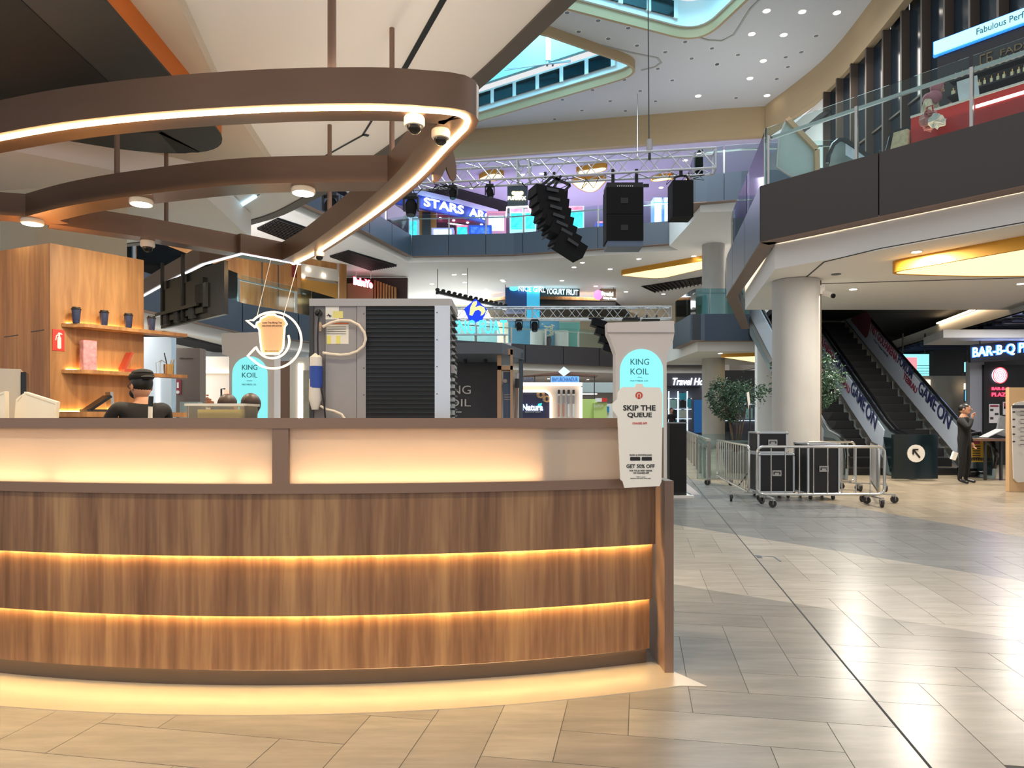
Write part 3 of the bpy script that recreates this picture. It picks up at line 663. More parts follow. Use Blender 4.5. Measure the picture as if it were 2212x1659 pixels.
# stainless machine with lettering, paper bags, tub, mop
mc = thing('steel_machine', 'stainless steel drinks machine with black edge at the left end', 'machine', (-3.3,4.66,.97), .55)
MB().box((-.32,.13,.38),(.75,.26,.76)).build('casing', mat('machine_steel','c9bba6',.3,.5,var=.06,vscale=12,stretch=(1,1,.05)), mc, local=True)
MB().box((.072,.13,.37),(.03,.28,.74)).build('side_gasket', M_blackg, mc, local=True)
MW['m_'] = mw(mc)
mu = Vector((math.cos(.55),math.sin(.55),0)); letters('CHAGEE', mw(mc) @ Vector((-.45,-.001,.50)), mu, Z, .24, .024, M_ink, mc, d=.002)
MB().lathe([(.012,0),(.012,.012),(.006,.016)], (-.2,.06,.7605), 10).build('vent_knob', M_chrome, mc, local=True)
for k, (pts, Y_) in enumerate((([(52,846),(122,868),(103,925),(40,925)],4.08), ([(-14,852),(10,845),(11,925),(-14,925)],4.0), ([(34,862),(50,850),(58,880),(42,925),(20,925)],4.16))):
    q = board_from_px(pts, Y_); zz = min(p[1] for p in q); d = .975-zz; q = [(x, z if z > zz+.02 else .975) for x, z in q]
    bg = thing('paper_bag', ('folded white paper bag leaning in front of the steel machine, largest','white paper sleeve at the left frame edge by the machine','narrow white paper sleeve behind the largest bag')[k], 'bag', (q[0][0],Y_,.975))
    MB().ext(q, (0,Y_,0), X, Z, .035).build('bag_body', mat('bag_paper','e6dcc8',.8,var=.05,vscale=5), bg); MB().ext([(x,z) for x, z in [(q[0][0]+.01,q[0][1]-.012),(q[1][0]-.006,q[1][1]-.012),(q[1][0]-.006,q[1][1]-.018),(q[0][0]+.01,q[0][1]-.018)]], (0,Y_-.001,0), X, Z, .003).build('fold_line', mat('fold','c9bca6',.8), bg)
tb = thing('storage_tub', 'clear plastic tub of yellow contents on the worktop', 'tub', (W(470,0,4.35).x,4.38,.97))
x0, x1 = W(408,0,4.3).x, W(534,0,4.3).x; zt = W(0,872,4.3).z
MB().band(rrect(x0,4.25,x1,4.5,.03), .975, zt-.012, -.004, 0, closed=True).build('tub_wall', glass('tub_plastic','efece2',.10,.35), tb)
MB().band(rrect(x0-.008,4.242,x1+.008,4.508,.03), zt-.014, zt, -.012, .004, closed=True).build('rim', mat('tub_rim','d9d4c8',.4), tb)
MB().prism(rrect(x0+.05,4.29,x1-.03,4.48,.02), .98, zt-.035).build('contents', mat('yellow_fill','d8c258',.7,var=.1), tb)
mo = thing('mop_handle', 'black and white mop handle standing beside the person in the black cap', 'handle', (W(320,0,5.3).x,5.3,0))
MB().tube([W(321,1100,5.3), W(325,878,5.3)], .016, 8).build('white_pole', M_paper, mo); MB().tube([W(325,878,5.3), W(326.5,856,5.3)], .018, 8).build('black_grip', M_blackg, mo); MB().box((W(319,0,5.3).x,5.3,.03),(.28,.10,.05)).build('mop_head', M_paper, mo); MB().tube([(W(319,0,5.3).x,5.3,.05), W(321,1100,5.3)], .016, 8).build('lower_pole', M_paper, mo)

# ------------------------------------------------------------------ hanging screen, neon sign
sc = thing('hanging_screen', 'black flat screen seen from behind hanging from the canopy beam', 'screen', (-3.9,8.6,2.57))
A, B = Vector((-4.56,9.2,0)), Vector((-3.21,7.9,0)); u = (B-A).normalized(); ln = (B-A).length; n = u.cross(Z)
MB().ext(rect(0,2.57,ln,3.17), A, u, Z, .045).build('screen_case', M_blackg, sc)
MB().ext(rect(.10,2.64,ln-.5,3.05), A+n*.03, u, Z, .03).build('rear_housing', M_blackg, sc)
for t_, w_ in ((.12,.05),(.78,.05)): MB().ext(rect(t_,2.60,t_+w_,3.40), A+n*.05, u, Z, .03).build('hanger_arm', M_black, sc)
MB().ext(rect(.0,2.72,1.3,2.76), A+n*.075, u, Z, .03).build('cross_bar', M_blackg, sc); MB().ext(rect(1.15,2.70,1.45,2.98), A+n*.03, u, Z, .03).build('mount_plate', M_dark, sc)
for t_ in (.2,.55,1.0): MB().ext(rect(t_,2.60,t_+.12,2.72), A+n*.05, u, Z, .05).build('bracket', M_dark, sc)
YN = 8.3; ne = thing('neon_sign', 'round warm neon sign with a cup outline hanging in front of the left totem', 'sign', (W(590,0,YN).x,YN,W(0,800,YN).z))
M_neon = mat('neon_warm','fff0d8',.5,emit=2.2,ecol='ffcf9c')
def npts(l): return [W(a,b,YN-.02) for a, b in l]
def carc(cx, cy, r, a0, a1, n=24): return [(cx+r*math.cos(math.radians(a0+(a1-a0)*i/n)), cy-r*math.sin(math.radians(a0+(a1-a0)*i/n))) for i in range(n+1)]
outer = carc(590,735,61,143,-143,36); inn = carc(588,737,37,-20,-140,14)
MB().tube(npts([(556,705)]+[(551,707),(532,692)]+outer[1:-1]+[(535,769),(551,752)]+carc(588,737,37,-160,20,18)), .013, 6).build('neon_ring', M_neon, ne)
cupn = [(563,688),(574,683),(578,680),(594,680),(598,683),(612,687),(617,695),(620,700),(615,706),(612,748),(609,757),(602,764),(568,764),(565,757),(560,712),(553,704),(555,697),(562,694)]
MB().tube(npts(cupn), .012, 6, closed=True).build('neon_cup', M_neon, ne)
MB().ext(board_from_px(cupn, YN), (0,YN,0), X, Z, .01).build('cup_board', mat('peach_board','d9b08e',.6), ne)
for s, b_ in (('Love Tea Bring Tea',(567,695,609,700)),('make friends with good tea',(566,702,609,706)),('follow us and get more treats',(572,757,602,760))): ptext(s, *b_, M_ink, ne, YN, d=.004)
for tp, b in (((-2.96,8.70,3.372),555),((-2.71,8.97,3.372),612)): MB().tube([W(b,684,YN), tp], .004, 5).build('hanging_wire', M_paper, ne)

# ------------------------------------------------------------------ refrigeration cabinet behind the counter
YM = 4.72; x0, x1 = W(668,0,YM).x, W(974,0,YM).x; zt = W(0,647,YM).z
ic = thing('cooling_unit', 'grey metal cooling unit with black louvres standing behind the counter', 'cooling unit', ((x0+x1)/2,YM+.25,0))
def pbox(px0, py0, px1, py1, Y0, dep, name, m, par=ic):
    a, b = W(px0,py1,Y0), W(px1,py0,Y0); return MB().box(((a.x+b.x)/2, Y0+dep/2, (a.z+b.z)/2), (b.x-a.x, dep, b.z-a.z)).build(name, m, par)
M_gal = mat('galvanised','a9a6a6',.38,.55,var=.05,vscale=6); M_gal2 = mat('grey_sheet','9b9798',.5,.3,var=.03)
MB().box(((x0+x1)/2,YM+.24,(zt-.05)/2),(x1-x0-.02,.46,zt-.05)).build('cabinet', M_gal2, ic)
pbox(668,645,976,661,YM-.025,.52,'top_cap', M_gal)
pbox(668,661,677,1100,YM-.02,.03,'left_rail', M_dark); pbox(677,662,702,1100,YM-.006,.01,'side_channel', mat('channel','7d787a',.5,.3))
pbox(703,660,770,1100,YM-.012,.015,'access_panel', M_gal2); pbox(771,660,790,1100,YM-.018,.02,'access_panel', M_gal2)
pbox(939,660,972,1100,YM-.03,.035,'steel_edge', M_chrome if False else mat('bright_steel','cfd3da',.25,.85,var=.04))
pbox(790,660,940,1100,YM-.008,.01,'louvre_bay', mat('louvre_dark','0e1013',.5))
sp = None
for k in range(27):
    c = W(865,669+k*9.65,YM-.016)
    if sp is None: sp = MB().box((0,0,0),(.455,.010,.004), rx=.12).build('louvre_slat', mat('slat','323c46',.4,.3), ic, local=True); o = sp
    else: o = sp.copy(); C.objects.link(o)
    o.location = mw(ic).inverted() @ c
for k in range(22):
    for xx in (0,):
        o = MB().box((x1+.012,YM+.14,zt-.10-k*.045),(.025,.22,.012)).build('side_fin', M_black, ic)
pbox(974,788,982,806,YM+.02,.2,'junction_box', M_gal2)
for px in (786,): 
    for py in (678,736,795,853): MB().lathe([(.004,0),(.004,.003)], W(px,py,YM-.02), 8, axis='Y').build('screw', M_dark, ic)
for py in (675,734,792,851): MB().lathe([(.004,0),(.004,.003)], W(944,py,YM-.032), 8, axis='Y').build('screw', M_dark, ic)
ho = MB(); hz = [(697,706)]+carc(755,732,36,140,-140,18)+[(697,763)]
ho.tube([W(a,b,YM-.05) for a, b in [(697,706),(715,697),(735,692),(757,693),(775,702),(787,718),(790,732),(786,747),(772,759),(755,765),(735,767),(715,765),(697,762)]], .0095, 8).build('white_hose', mat('cream_hose','e2d6c6',.45), ic, smooth=True)
MB().tube([W(a,b,YM-.05) for a, b in [(692,877),(705,884),(722,888),(738,895),(745,905)]], .0085, 8).build('white_hose', MATS['cream_hose'], ic, smooth=True)
MB().tube([W(a,b,YM-.065) for a, b in [(690,678),(687,700),(686,730),(687,770),(690,800),(692,830),(700,870),(703,905)]], .0055, 7).build('black_cable', M_blackg, ic, smooth=True)
MB().lathe([(.02,0),(.024,.03),(.018,.05),(.012,.06)], W(690,677,YM-.01), 12, axis='Y').build('plug', M_blackg, ic, smooth=True)
MB().lathe([(.014,0),(.016,.02),(.016,.045),(.012,.06)], W(690,716,YM-.045), 12).build('hose_valve', mat('valve','b09a86',.5), ic)
M_wpl = mat('white_plastic','dcd6cf',.4)
MB().tube([W(681,885,YM-.05),W(681,862,YM-.05),W(683,772,YM-.05),W(686,765,YM-.05)], [.022,.042,.040,.018], 14).build('filter_cartridge', M_wpl, ic, smooth=True)
MB().tube([W(682.5,838,YM-.05),W(683,791,YM-.05)], .043, 14).build('blue_label', mat('blue_wrap','24459c',.4), ic, smooth=True)
for b_, m_ in (((703,662,732,690),'f0ece4'),((706,701,753,743),'e8e2d6'),((706,725,715,743),'e6dc74'),((726,725,735,743),'e6dc74'),((719,672,741,687),'e9e08a'),((709,697,753,700),'b0603c')):
    pbox(*b_, YM-.0135-.001*('dc74' in m_ or 'e08a' in m_ or m_=='b0603c'), .002, 'sticker', mat('sticker_'+m_, m_, .6))
tx = MB()
for k in range(4): tx.box(W(727,706+k*5,YM-.015),(.125,.001,.003))
for a, b in (((706,682),(712,680)),((709,678),(713,685)),((712,681),(716,683))): tx.bar(W(*a,YM-.016), W(*b,YM-.016), .004, .004)
tx.build('sticker_print', M_ink, ic)
# ------------------------------------------------------------------ roof with two openings and bulkheads
def flat_with_holes(outer, holes, z, m, name, label, th=.3):
    loops = [[Vector((*p,0)) for p in l] for l in [outer]+holes]; tri = tessellate_polygon(loops); flat = [p for l in loops for p in l]
    n = len(flat); vs = [(p.x,p.y,z) for p in flat]+[(p.x,p.y,z+th) for p in flat]; fs = [tuple(t) for t in tri]+[tuple(i+n for i in reversed(t)) for t in tri]
    k = 0
    for l in loops:
        for i in range(len(l)): a, b = k+i, k+(i+1)%len(l); fs.append((a,b,b+n,a+n))
        k += len(l)
    return struct(name, MB().add(vs, fs), m, label, 'ceiling')
o1 = round_poly([(-4.5,38.0),(5.9,31.0),(1.4,28.2),(-6,25)], [.3,1.5,0,0], 8)
o2 = round_poly([(1.3,25.9),(7.6,28.6),(8.8,24.6),(8,19),(1.3,19)], [.3,1.3,.6,0,0], 8)
roof_poly = [(-14,16),(-14,40),(-9,39.6),(-2.65,38.2),(10.6,35.6),(12.9,35.3),(13.8,30.8),(13.7,26.4),(13.2,21),(12.6,16)]
flat_with_holes(roof_poly, [o1, o2], 17.0, mat('roof_plaster','c9cacb',.75,var=.02,vscale=.4), 'ceiling', 'high white atrium roof with downlights and two skylight openings')
M_well = mat('well_white','e3eef0',.7); M_welltint = mat('well_light_tint','9fdcec',.7)  # cyan light inside the wells is put into the lantern colour
for k, o in enumerate((o1, o2)):
    struct('trim_2' if k == 0 else 'trim_3', MB().band(o, 16.6, 17.0, -.12, 0, closed=True), M_beige, 'beige downstand rim of the %s skylight opening' % ('triangular' if k == 0 else 'rounded'), 'trim', smooth=True)
    struct('wall_skylight' if k == 0 else 'wall_skylight.001', MB().band(o, 17.0, 18.0, -.1, .1, closed=True), M_well, 'white upstand inside the %s skylight opening' % ('triangular' if k == 0 else 'rounded'), 'wall', smooth=True)
    struct('wall_lantern' if k == 0 else 'wall_lantern.001', MB().band(o, 18.0, 22.5, .55, .75, closed=True), M_welltint, 'pale blue lantern wall above the %s skylight opening' % ('triangular' if k == 0 else 'rounded'), 'wall', smooth=True)
    struct('ceiling', MB().prism(shrink(o, -.75), 22.5, 22.6), M_welltint, 'pale blue lantern top over the %s skylight opening' % ('triangular' if k == 0 else 'rounded'), 'ceiling')
# clerestory windows in the two wells
M_win = mat('night_glass','0d1218',.15)
for k, (a, b, n) in enumerate((((-4.2,37.75),(4.6,31.82),8), ((2.9,26.55),(6.4,28.05),3))):
    P, Q = Vector((*a,0)), Vector((*b,0)); u = (Q-P).normalized(); ln = (Q-P).length/n
    w = thing('window_%d' % (k+2), 'row of dark clerestory panes inside the %s skylight' % ('triangular' if k == 0 else 'rounded'), 'window', P+Z*17.2); w['kind'] = 'structure'
    nn = u.cross(Z)
    for i in range(n): MB().ext(rect(i*ln+.10,17.24,(i+1)*ln-.10,17.86), P+nn*.16, u, Z, .05).build('pane', M_win, w)
    for i in range(n+1): MB().ext(rect(i*ln-.10,17.2,i*ln+.10,17.9), P+nn*.165, u, Z, .08).build('mullion', M_well, w)
tr = thing('skylight_gantry', 'small white steel gantry under the skylight lantern', 'gantry', W(1188,140,33))
MB().box(W(1186,110,33)+Z*.3,(.32,.3,1.6)).build('drop_post', M_well, tr); MB().tube([W(1090,152,34), W(1232,130,32)], .03, 6).build('rail', M_alu, tr); MB().tube([W(1095,148,34), W(1232,133,32)], .03, 6).build('rail', M_alu, tr)
for dx in (-6,6): MB().box(W(1188+dx,133,33),(.09,.2,.35)).build('bracket', M_alu, tr)
bulk = [(-9,39.6),(-2.65,38.2),(10.6,35.6),(12.9,35.3),(13.8,30.8),(13.7,26.4),(13.2,21),(12.6,16)]
struct('wall_bulkhead', MB().band(smooth_path(bulk[3:], 5)[::-1], 15.5, 17.0, -.3, 0), M_beige, 'beige curved bulkhead above the tall dark window wall', 'wall', smooth=True)
struct('wall_bulkhead.001', MB().band(bulk[:4], 15.5, 17.0, -.3, 0), M_beige, 'beige bulkhead across the far end of the atrium roof', 'wall')
def lamp_under(px, py, z, w):
    p = WZ(px, py, z); area_light('downlight_beam', p-Z*.03, .17, w, (1,.93,.82))
dl0 = {}
def downlight(px, py, z, lit, label, group, r=.11):
    p = WZ(px, py, z); key = (lit, round(r,3))
    if key not in dl0:
        t = thing('downlight', label, 'downlight', p-Z*.012, 0, group)
        MB().lathe([(r,.012),(r*1.25,.012),(r*1.25,.004),(r,.0)], (0,0,0), 14).build('trim_ring', M_paper, t, smooth=True, local=True)
        MB().lathe([(0,.002),(r*.92,.002),(r*.92,-.004),(0,-.004)], (0,0,0), 14).build('lamp_disc', M_down if lit else M_downoff, t, local=True); dl0[key] = t
    else:
        t = dup(dl0[key], p-Z*.012, 0, label); t['group'] = group
    return t
for px, py in ((1656,23),(1733,25),(1808,27),(1624,73),(1693,75),(1649,131),(1620,169),(1657,206),(1508,207)): downlight(px, py, 17, True, 'glowing round downlight in the high white atrium roof', 'lit roof downlights', .14)
for px, py in ((1225,27),(1292,44),(1357,60),(1250,68),(1314,83),(1376,98),(1480,90),(1538,104),(1437,112),(1494,126),(1421,148),(1452,173),(1349,172),(1280,194),(1215,215),(1383,196),(1318,218),(1257,238),(1416,218),(1351,239),(1198,257),(1549,139),(1763,77),(1731,112),(1697,123),(1702,144),(1594,118),(1549,138),(1678,170),(1590,211)): downlight(px, py, 17, False, 'unlit grey downlight in the high white atrium roof', 'unlit roof downlights', .10)
grv = MB(); gp = [WZ(*p, 16.99) for p in ((1160,62),(1260,88),(1370,115),(1420,125),(1428,135),(1415,145),(1385,152))]
for a, b in zip(gp, gp[1:]): grv.bar(a, b, .09, .03)
gp = [WZ(*p, 16.99) for p in ((1500,78),(1530,87),(1560,88),(1585,75),(1620,20),(1640,0))]
for a, b in zip(gp, gp[1:]): grv.bar(a, b, .08, .03)
struct('trim_4', grv, mat('groove_grey','a9a7a2',.7), 'thin shadow groove lines on the roof around the skylights', 'trim')

# ------------------------------------------------------------------ generic fascia / railing
def fascia(path, z0, z1, n, m, name, label, th=.06):
    t = thing(name, label, 'fascia', (path[0][0], path[0][1], z0)); t['kind'] = 'structure'
    for i in range(n): MB().band(cut(path, i/n+.0012, (i+1)/n-.0012, 4), z0, z1, -th, 0).build('fascia_panel', m, t)
    MB().band(path, z0-.015, z0+.02, -.32, -.005).build('lip', M_bronze2, t)
    MB().band(path, z0+.02, z1-.02, -th-.06, -th-.005).build('backing', M_dark, t)
    return t
def railing(path, z, n, label, h=1.1, name='glass_railing', m=None, posts=True, inset=.12):
    t = thing(name, label, 'railing', (path[0][0], path[0][1], z))
    for i in range(n): MB().band(cut(path, i/n+.003, (i+1)/n-.003, 3), z, z+h, -inset-.012, -inset).build('glass_pane', m or M_glass, t)
    if posts:
        for i in range(n+1):
            p = cut(path, min(.999,max(.001,i/n)), min(.999,max(.001,i/n)), 1)[0]
            MB().band(cut(path, max(0,i/n-.003), min(1,i/n+.003), 1), z, z+h*.86, -inset-.06, -inset-.02).build('post', M_steel, t)
    MB().band(path, z+h*.80, z+h*.85, -inset-.09, -inset-.04).build('handrail', M_steel, t)
    return t
# ------------------------------------------------------------------ right hand first floor slab
E = [(10.6,6.9),(7.65,10.6),(4.9,14.0),(6.1,20.2)]
Ea, Eb = E[:3][::-1], E[2:][::-1]
fascia([(4.9,14.0),(7.65,10.6),(10.6,6.9)], 4.9, 6.0, 4, M_brown, 'trim_5', 'dark brown panelled edge of the first floor above the escalators')
fascia([(8.9,27.5),(6.1,20.2),(4.9,14.0)], 4.9, 6.0, 6, M_grey, 'trim_6', 'blue grey panelled inner edge of the first floor beside the thick column')
inn = [(4.9+.40,14.0+.28),(7.95,10.95),(10.9,7.2),(22,7.2),(22,19.6),(6.45,19.6)]
struct('ceiling', MB().prism(inn, 4.42, 5.6), M_ceil, 'white plaster soffit carried by the thick column', 'ceiling')
MB_l = MB().bar((5.05,14.12,4.925),(7.72,10.82,4.925),.05,.02); MB_l.bar((7.72,10.82,4.925),(10.6,7.2,4.925),.05,.02); MB_l.bar((5.03,14.25,4.925),(6.2,20.0,4.925),.05,.02)
tag(MB_l.build('cove_lamp', mat('cove_led','ffe6c0',.5,emit=40,ecol='ffe4c4')), 'hidden warm light strip along the white soffit edge', 'lamp')
railing([(4.9,14.0),(7.65,10.6),(10.6,6.9)], 6.0, 5, 'clear glass railing on the brown first floor edge before the perfume counter', 1.16)
railing([(8.9,27.5),(6.1,20.2),(4.9,14.0)], 6.0, 5, 'clear glass railing on the blue grey inner first floor edge', 1.16)
gv = MB(); sp_ = [WZ(*p, 4.415) for p in ((2212,480),(1900,537),(1780,566),(1726,612))]
for a, b in zip(sp_, sp_[1:]): gv.bar(a, b, .03, .012)
gv.bar(WZ(1768,613,4.415), WZ(2212,600,4.415), .03, .012); struct('trim_7', gv, M_dark, 'thin dark slot lines in the white soffit by the thick column', 'trim')
lb = round_poly([xy(WZ(1905,592,4.2)), xy(WZ(2330,518,4.2)), xy(WZ(2330,596,4.2)), xy(WZ(2120,598,4.2))], [.5,0,0,.4], 8)
dropped_box('ceiling_light_box', 'glowing cream light box with ochre sides under the right soffit', lb, 4.2, 4.42, M_yellow, M_panel, 0, None)
lb = round_poly([xy(WZ(1335,595,9.48)), xy(WZ(1540,560,9.48)), xy(WZ(1545,575,9.48)), xy(WZ(1425,603,9.48))], [.5,0,0,.8], 6)
dropped_box('ceiling_light_box', 'small glowing triangular light box with ochre sides left of the far column', lb, 9.48, 9.75, M_yellow, M_panel, 0, None)
for px, py in ((1980,543),(1843,624)): downlight(px, py, 4.42, True, 'glowing downlight in the white soffit beside the thick column', 'soffit downlights', .085)
downlight(2206,612,4.42,True,'glowing downlight in the white soffit beside the thick column','soffit downlights',.085)
for q in ((1980,543),(1843,624),(2206,612),(2300,560)): lamp_under(*q, 4.42, 170)
rl = MB().lathe([(.10,0),(.10,-.01),(.08,-.014)], WZ(1806,592,4.42), 14); tag(rl.build('ceiling_speaker', M_downoff), 'small grey round grille in the soffit near the thick column', 'speaker')
# columns
def column(px, Y_, r, zt, label, z0=0):
    p = W(px, 905, Y_); t = thing('column', label, 'column', (p.x, Y_, z0))
    MB().lathe([(r,z0),(r,zt)], (p.x,Y_,0), 40).build('shaft', M_conc, t, smooth=True); MB().lathe([(r+.012,z0),(r+.012,z0+.12),(r,z0+.13)], (p.x,Y_,0), 40).build('base_ring', M_steel, t, smooth=True)
    return p
pcm = column(1719, 15.5, .49, 4.41, 'thick round bare concrete column behind the steel barriers')
column(1541, 34, .53, 10.6, 'distant round concrete column passing up two floors')
cc = thing('wall_camera', 'white bullet camera bracketed to the top of the thick column', 'camera', (pcm.x+.5,15.4,4.15))
MB().box((pcm.x+.50,15.35,4.20),(.10,.10,.20)).build('bracket', M_paper, cc); MB().tube([(pcm.x+.53,15.35,4.14),(pcm.x+.62,15.1,4.03)], .055, 12).build('camera_body', M_paper, cc); MB().tube([(pcm.x+.62,15.1,4.03),(pcm.x+.63,15.06,4.015)], .05, 12).build('lens', M_blackg, cc)
tag(MB().tube([(pcm.x+.475,15.35,.2),(pcm.x+.475,15.35,4.4)], .022, 8).build('conduit', mat('conduit_brown','6b5c4e',.6)), 'thin brown conduit running up the thick column', 'conduit')
# mid slab by the far column
fascia([(7.6,33.5),(7.6,30.0),(10.6,30.0)], 4.72, 5.85, 2, M_grey, 'trim_8', 'blue grey edge of the small first floor landing by the far column')
struct('ceiling', MB().prism([(7.95,30.35),(13,30.35),(13,38),(7.95,38)], 4.3, 5.5), M_ceil, 'white soffit of the landing around the far column', 'ceiling')
railing([(7.6,33.5),(7.6,30.0),(10.6,30.0)], 5.85, 3, 'pale blue glass railing on the small landing by the far column', 1.1, m=M_glassb)
lb = [xy(WZ(1560,772,4.15)), xy(WZ(1645,769,4.15)), xy(WZ(1650,786,4.15))]
dropped_box('ceiling_light_box', 'small glowing light box with an ochre side under the far landing', lb, 4.15, 4.3, M_yellow, M_panel, 0, None)

# ------------------------------------------------------------------ tall window wall and perfume counter on the first floor
wn = thing('window_1', 'tall dark window wall with bronze fins above the first floor', 'window', (13.7,23,5.8)); wn['kind'] = 'structure'
M_fin = mat('bronze_fin','4c4038',.7)
for i in range(13):
    y = 30.6-i*1.22; MB().box((13.62,y,10.66),(.34,.10,9.72)).build('fin', M_fin, wn)
    if i < 12:
        y2 = y-.61
        for z0, z1 in ((5.8,8.9),(8.98,12.2),(12.28,16.4)): MB().box((13.75,y2,(z0+z1)/2),(.04,1.12,z1-z0)).build('pane', mat('dusk_glass','1c242b',.12,var=.3,vscale=.6), wn)
        for z in (8.94,12.24): MB().box((13.70,y2,z),(.10,1.12,.07)).build('transom', M_fin, wn)
struct('wall_right', MB().prism([(13.72,30.6),(13.4,35.2),(13.9,35.2),(13.9,30.6)], 5.8, 15.5), M_white, 'white wall between the window wall and the atrium corner', 'wall')
ed = Vector((2.75,-3.4,0)).normalized(); en = Vector((-ed.y*-1,0,0)); en = ed.cross(Z)      # en points out over the void towards the viewer
en = Vector((ed.y,-ed.x,0)); 
if en.y > 0: en = -en
def onE(t, back, z): return Vector((4.9,14.0,0))+ed*t-en*back+Z*z
pf = thing('perfume_counter', 'long red perfume counter behind the glass railing on the first floor', 'counter', onE(3.4,.7,5.8))
ts = 2.55
MB().ext(rect(0,5.8,4,6.66), onE(ts,.62,0), ed, Z, .5).build('front_panel', mat('red_gloss','d4322c',.35), pf)
MB().ext(rect(0,6.665,4,6.70), onE(ts,.60,0), ed, Z, .54).build('top', M_white, pf)
MB().ext(rect(1.0,6.50,1.7,6.55), onE(ts,.61,0), ed, Z, .02).build('light_tube', glow('white_tube','ffe9e4',4), pf)
MB().ext(rect(-.1,5.8,4,6.05), onE(ts,.50,0), ed, Z, .05).build('low_plinth', mat('stone_plinth','9b938a',.6), pf)
letters('فا', onE(ts+1.2,.60,6.30), ed, Z, .4, .12, M_paper, pf, d=.01) if False else None
bk_ = thing('perfume_display', 'dark perfume display wall with glowing white sign and gold lettering', 'display', onE(2.9,2.2,5.8))
u0 = onE(2.6,2.2,0)
MB().ext(rect(-.2,5.8,5,8.6), u0, ed, Z, .15).build('back_wall', mat('charcoal_board','2c2a2c',.45), bk_)
MB().ext(rect(-.23,8.34,5,8.57), u0+en*.10, ed, Z, .10).build('light_sign', glow('cyan_white_sign','a8e4f4',.95), bk_)
MB().ext(rect(-.26,8.31,5,8.60), u0+en*.05, ed, Z, .06).build('sign_glow_frame', glow('blue_edge','2a7de0',1.2), bk_)
letters('Fabulous Perfume', u0+en*.105+ed*.49+Z*8.40, ed, Z, .95, .115, mat('teal_print','3b7f96',.5), bk_, d=.01)
letters('FADS', u0+en*.02+ed*.84+Z*7.90, ed, Z, .42, .11, mat('bronze_letters','8a6f50',.4,.6), bk_, d=.02)
letters('ГБ', u0+en*.02+ed*.52+Z*7.84, ed, Z, .2, .2, MATS['bronze_letters'], bk_, d=.02, name='monogram')
for z, dd in ((7.34,.35),(7.66,.22)): MB().ext(rect(.1,z-.03,5,z), u0+en*(.05+dd), ed, Z, dd).build('shelf', M_black, bk_)
bt0 = None; rnd = random.Random(3)
for row, (z, dd) in enumerate(((7.34,.28),(7.66,.16))):
    for k in range(13):
        p = u0+en*(.05+dd)+ed*(.18+k*.10+rnd.random()*.03)+Z*(z+.001); lb_ = ('small perfume bottle on the lower dark display shelf','small perfume bottle on the upper dark display shelf')[row]; gr = ('bottles on the lower perfume shelf','bottles on the upper perfume shelf')[row]
        if bt0 is None:
            bt0 = thing('perfume_bottle', lb_, 'bottle', p, 0, gr)
            MB().prism(rrect(-.03,-.02,.03,.02,.008), 0, .085).build('flask', mat('pale_gold_glass','d9cfa6',.2,.2), bt0, local=True); MB().lathe([(.012,.085),(.012,.13),(.008,.135)], (0,0,0), 10).build('cap', mat('gold','c89a5a',.25,.9), bt0, local=True)
        else: o = dup(bt0, p, rnd.random(), lb_); o['group'] = gr
hp = onE(2.45,1.5,5.8)
M_floral = mat('floral_dress','cfc3a6',.8,var=.45,vscale=18)
hj, H, R = person('person', 'person in mauve headscarf and pale floral dress bending over the red counter', hp, math.radians(40), M_floral, M_floral, M_blackg, scale=1.02, hair=None, nod=.45, headturn=.5,
    pose=dict(chest=(0,-.10,1.27), neck=(0,-.16,1.43), head=(0,-.20,1.50), shL=(.16,-.11,1.36), shR=(-.16,-.11,1.36), elL=(.24,-.16,1.10), wrL=(.14,-.38,1.13), elR=(-.24,-.16,1.10), wrR=(-.12,-.38,1.14)))
hv = MB(); hv.ell(H((0,.02,.02)), (.105,.118,.13), 18, 12, 0, R); hv.f = [f for f in hv.f if (R.transposed() @ (sum((hv.v[i] for i in f), Vector())/4-H((0,0,0)))).y > -.055 or (R.transposed() @ (sum((hv.v[i] for i in f), Vector())/4-H((0,0,0)))).z > .075]; hv.m = [0]*len(hv.f)
hv.ell(H((0,-.01,-.15)), (.125,.125,.11), 16, 10, 0, R); hv.ell(H((0,.03,-.21)), (.17,.14,.10), 16, 10, 0, R); hv.build('headscarf', mat('mauve_scarf','a56a72',.85,var=.12,vscale=10), hj, smooth=True, local=True)
bgp = onE(3.15,.66,6.931)
bs = thing('shopping_bag', 'crumpled red and white shopping bag on the perfume counter', 'bag', onE(2.95,.36,6.3))
q = MB(); q.ell(onE(2.95,.34,6.42), (.15,.10,.15), 12, 8); rr = random.Random(5); q.v = [v+Vector((rr.uniform(-.05,.05),rr.uniform(-.04,.04),rr.uniform(-.05,.05))) for v in q.v]; q.build('bag_body', mat('bag_print','d98a84',.5,var=.6,vscale=7), bs)
q = MB(); q.ell(onE(3.08,.30,6.36), (.13,.08,.10), 10, 7); q.v = [v+Vector((rr.uniform(-.05,.05),rr.uniform(-.03,.03),rr.uniform(-.04,.04))) for v in q.v]; q.build('white_liner', M_paper, bs); MB().tube([onE(2.9,.34,6.5),onE(2.92,.34,6.66),onE(3.0,.34,6.66),onE(3.02,.34,6.5)], .012, 6).build('handle', M_red, bs)
mg = thing('price_leaflet', 'tilted white leaflet display on the perfume counter', 'display', onE(3.22,.9,6.70)); MB().ext(rect(0,0,.3,.42), onE(3.22,.9,6.702), ed, (Z-en*-.35).normalized(), .02).build('leaflet', mat('leaflet','dfe3e6',.6,var=.15,vscale=12), mg); MB().ext(rect(.05,0,.25,.3), onE(3.22,1.0,6.702), ed, Z, .02).build('prop', M_dark, mg)
cr_ = thing('folding_chair', 'black folding chair behind the glass beside the perfume counter', 'chair', onE(2.0,.9,5.8))
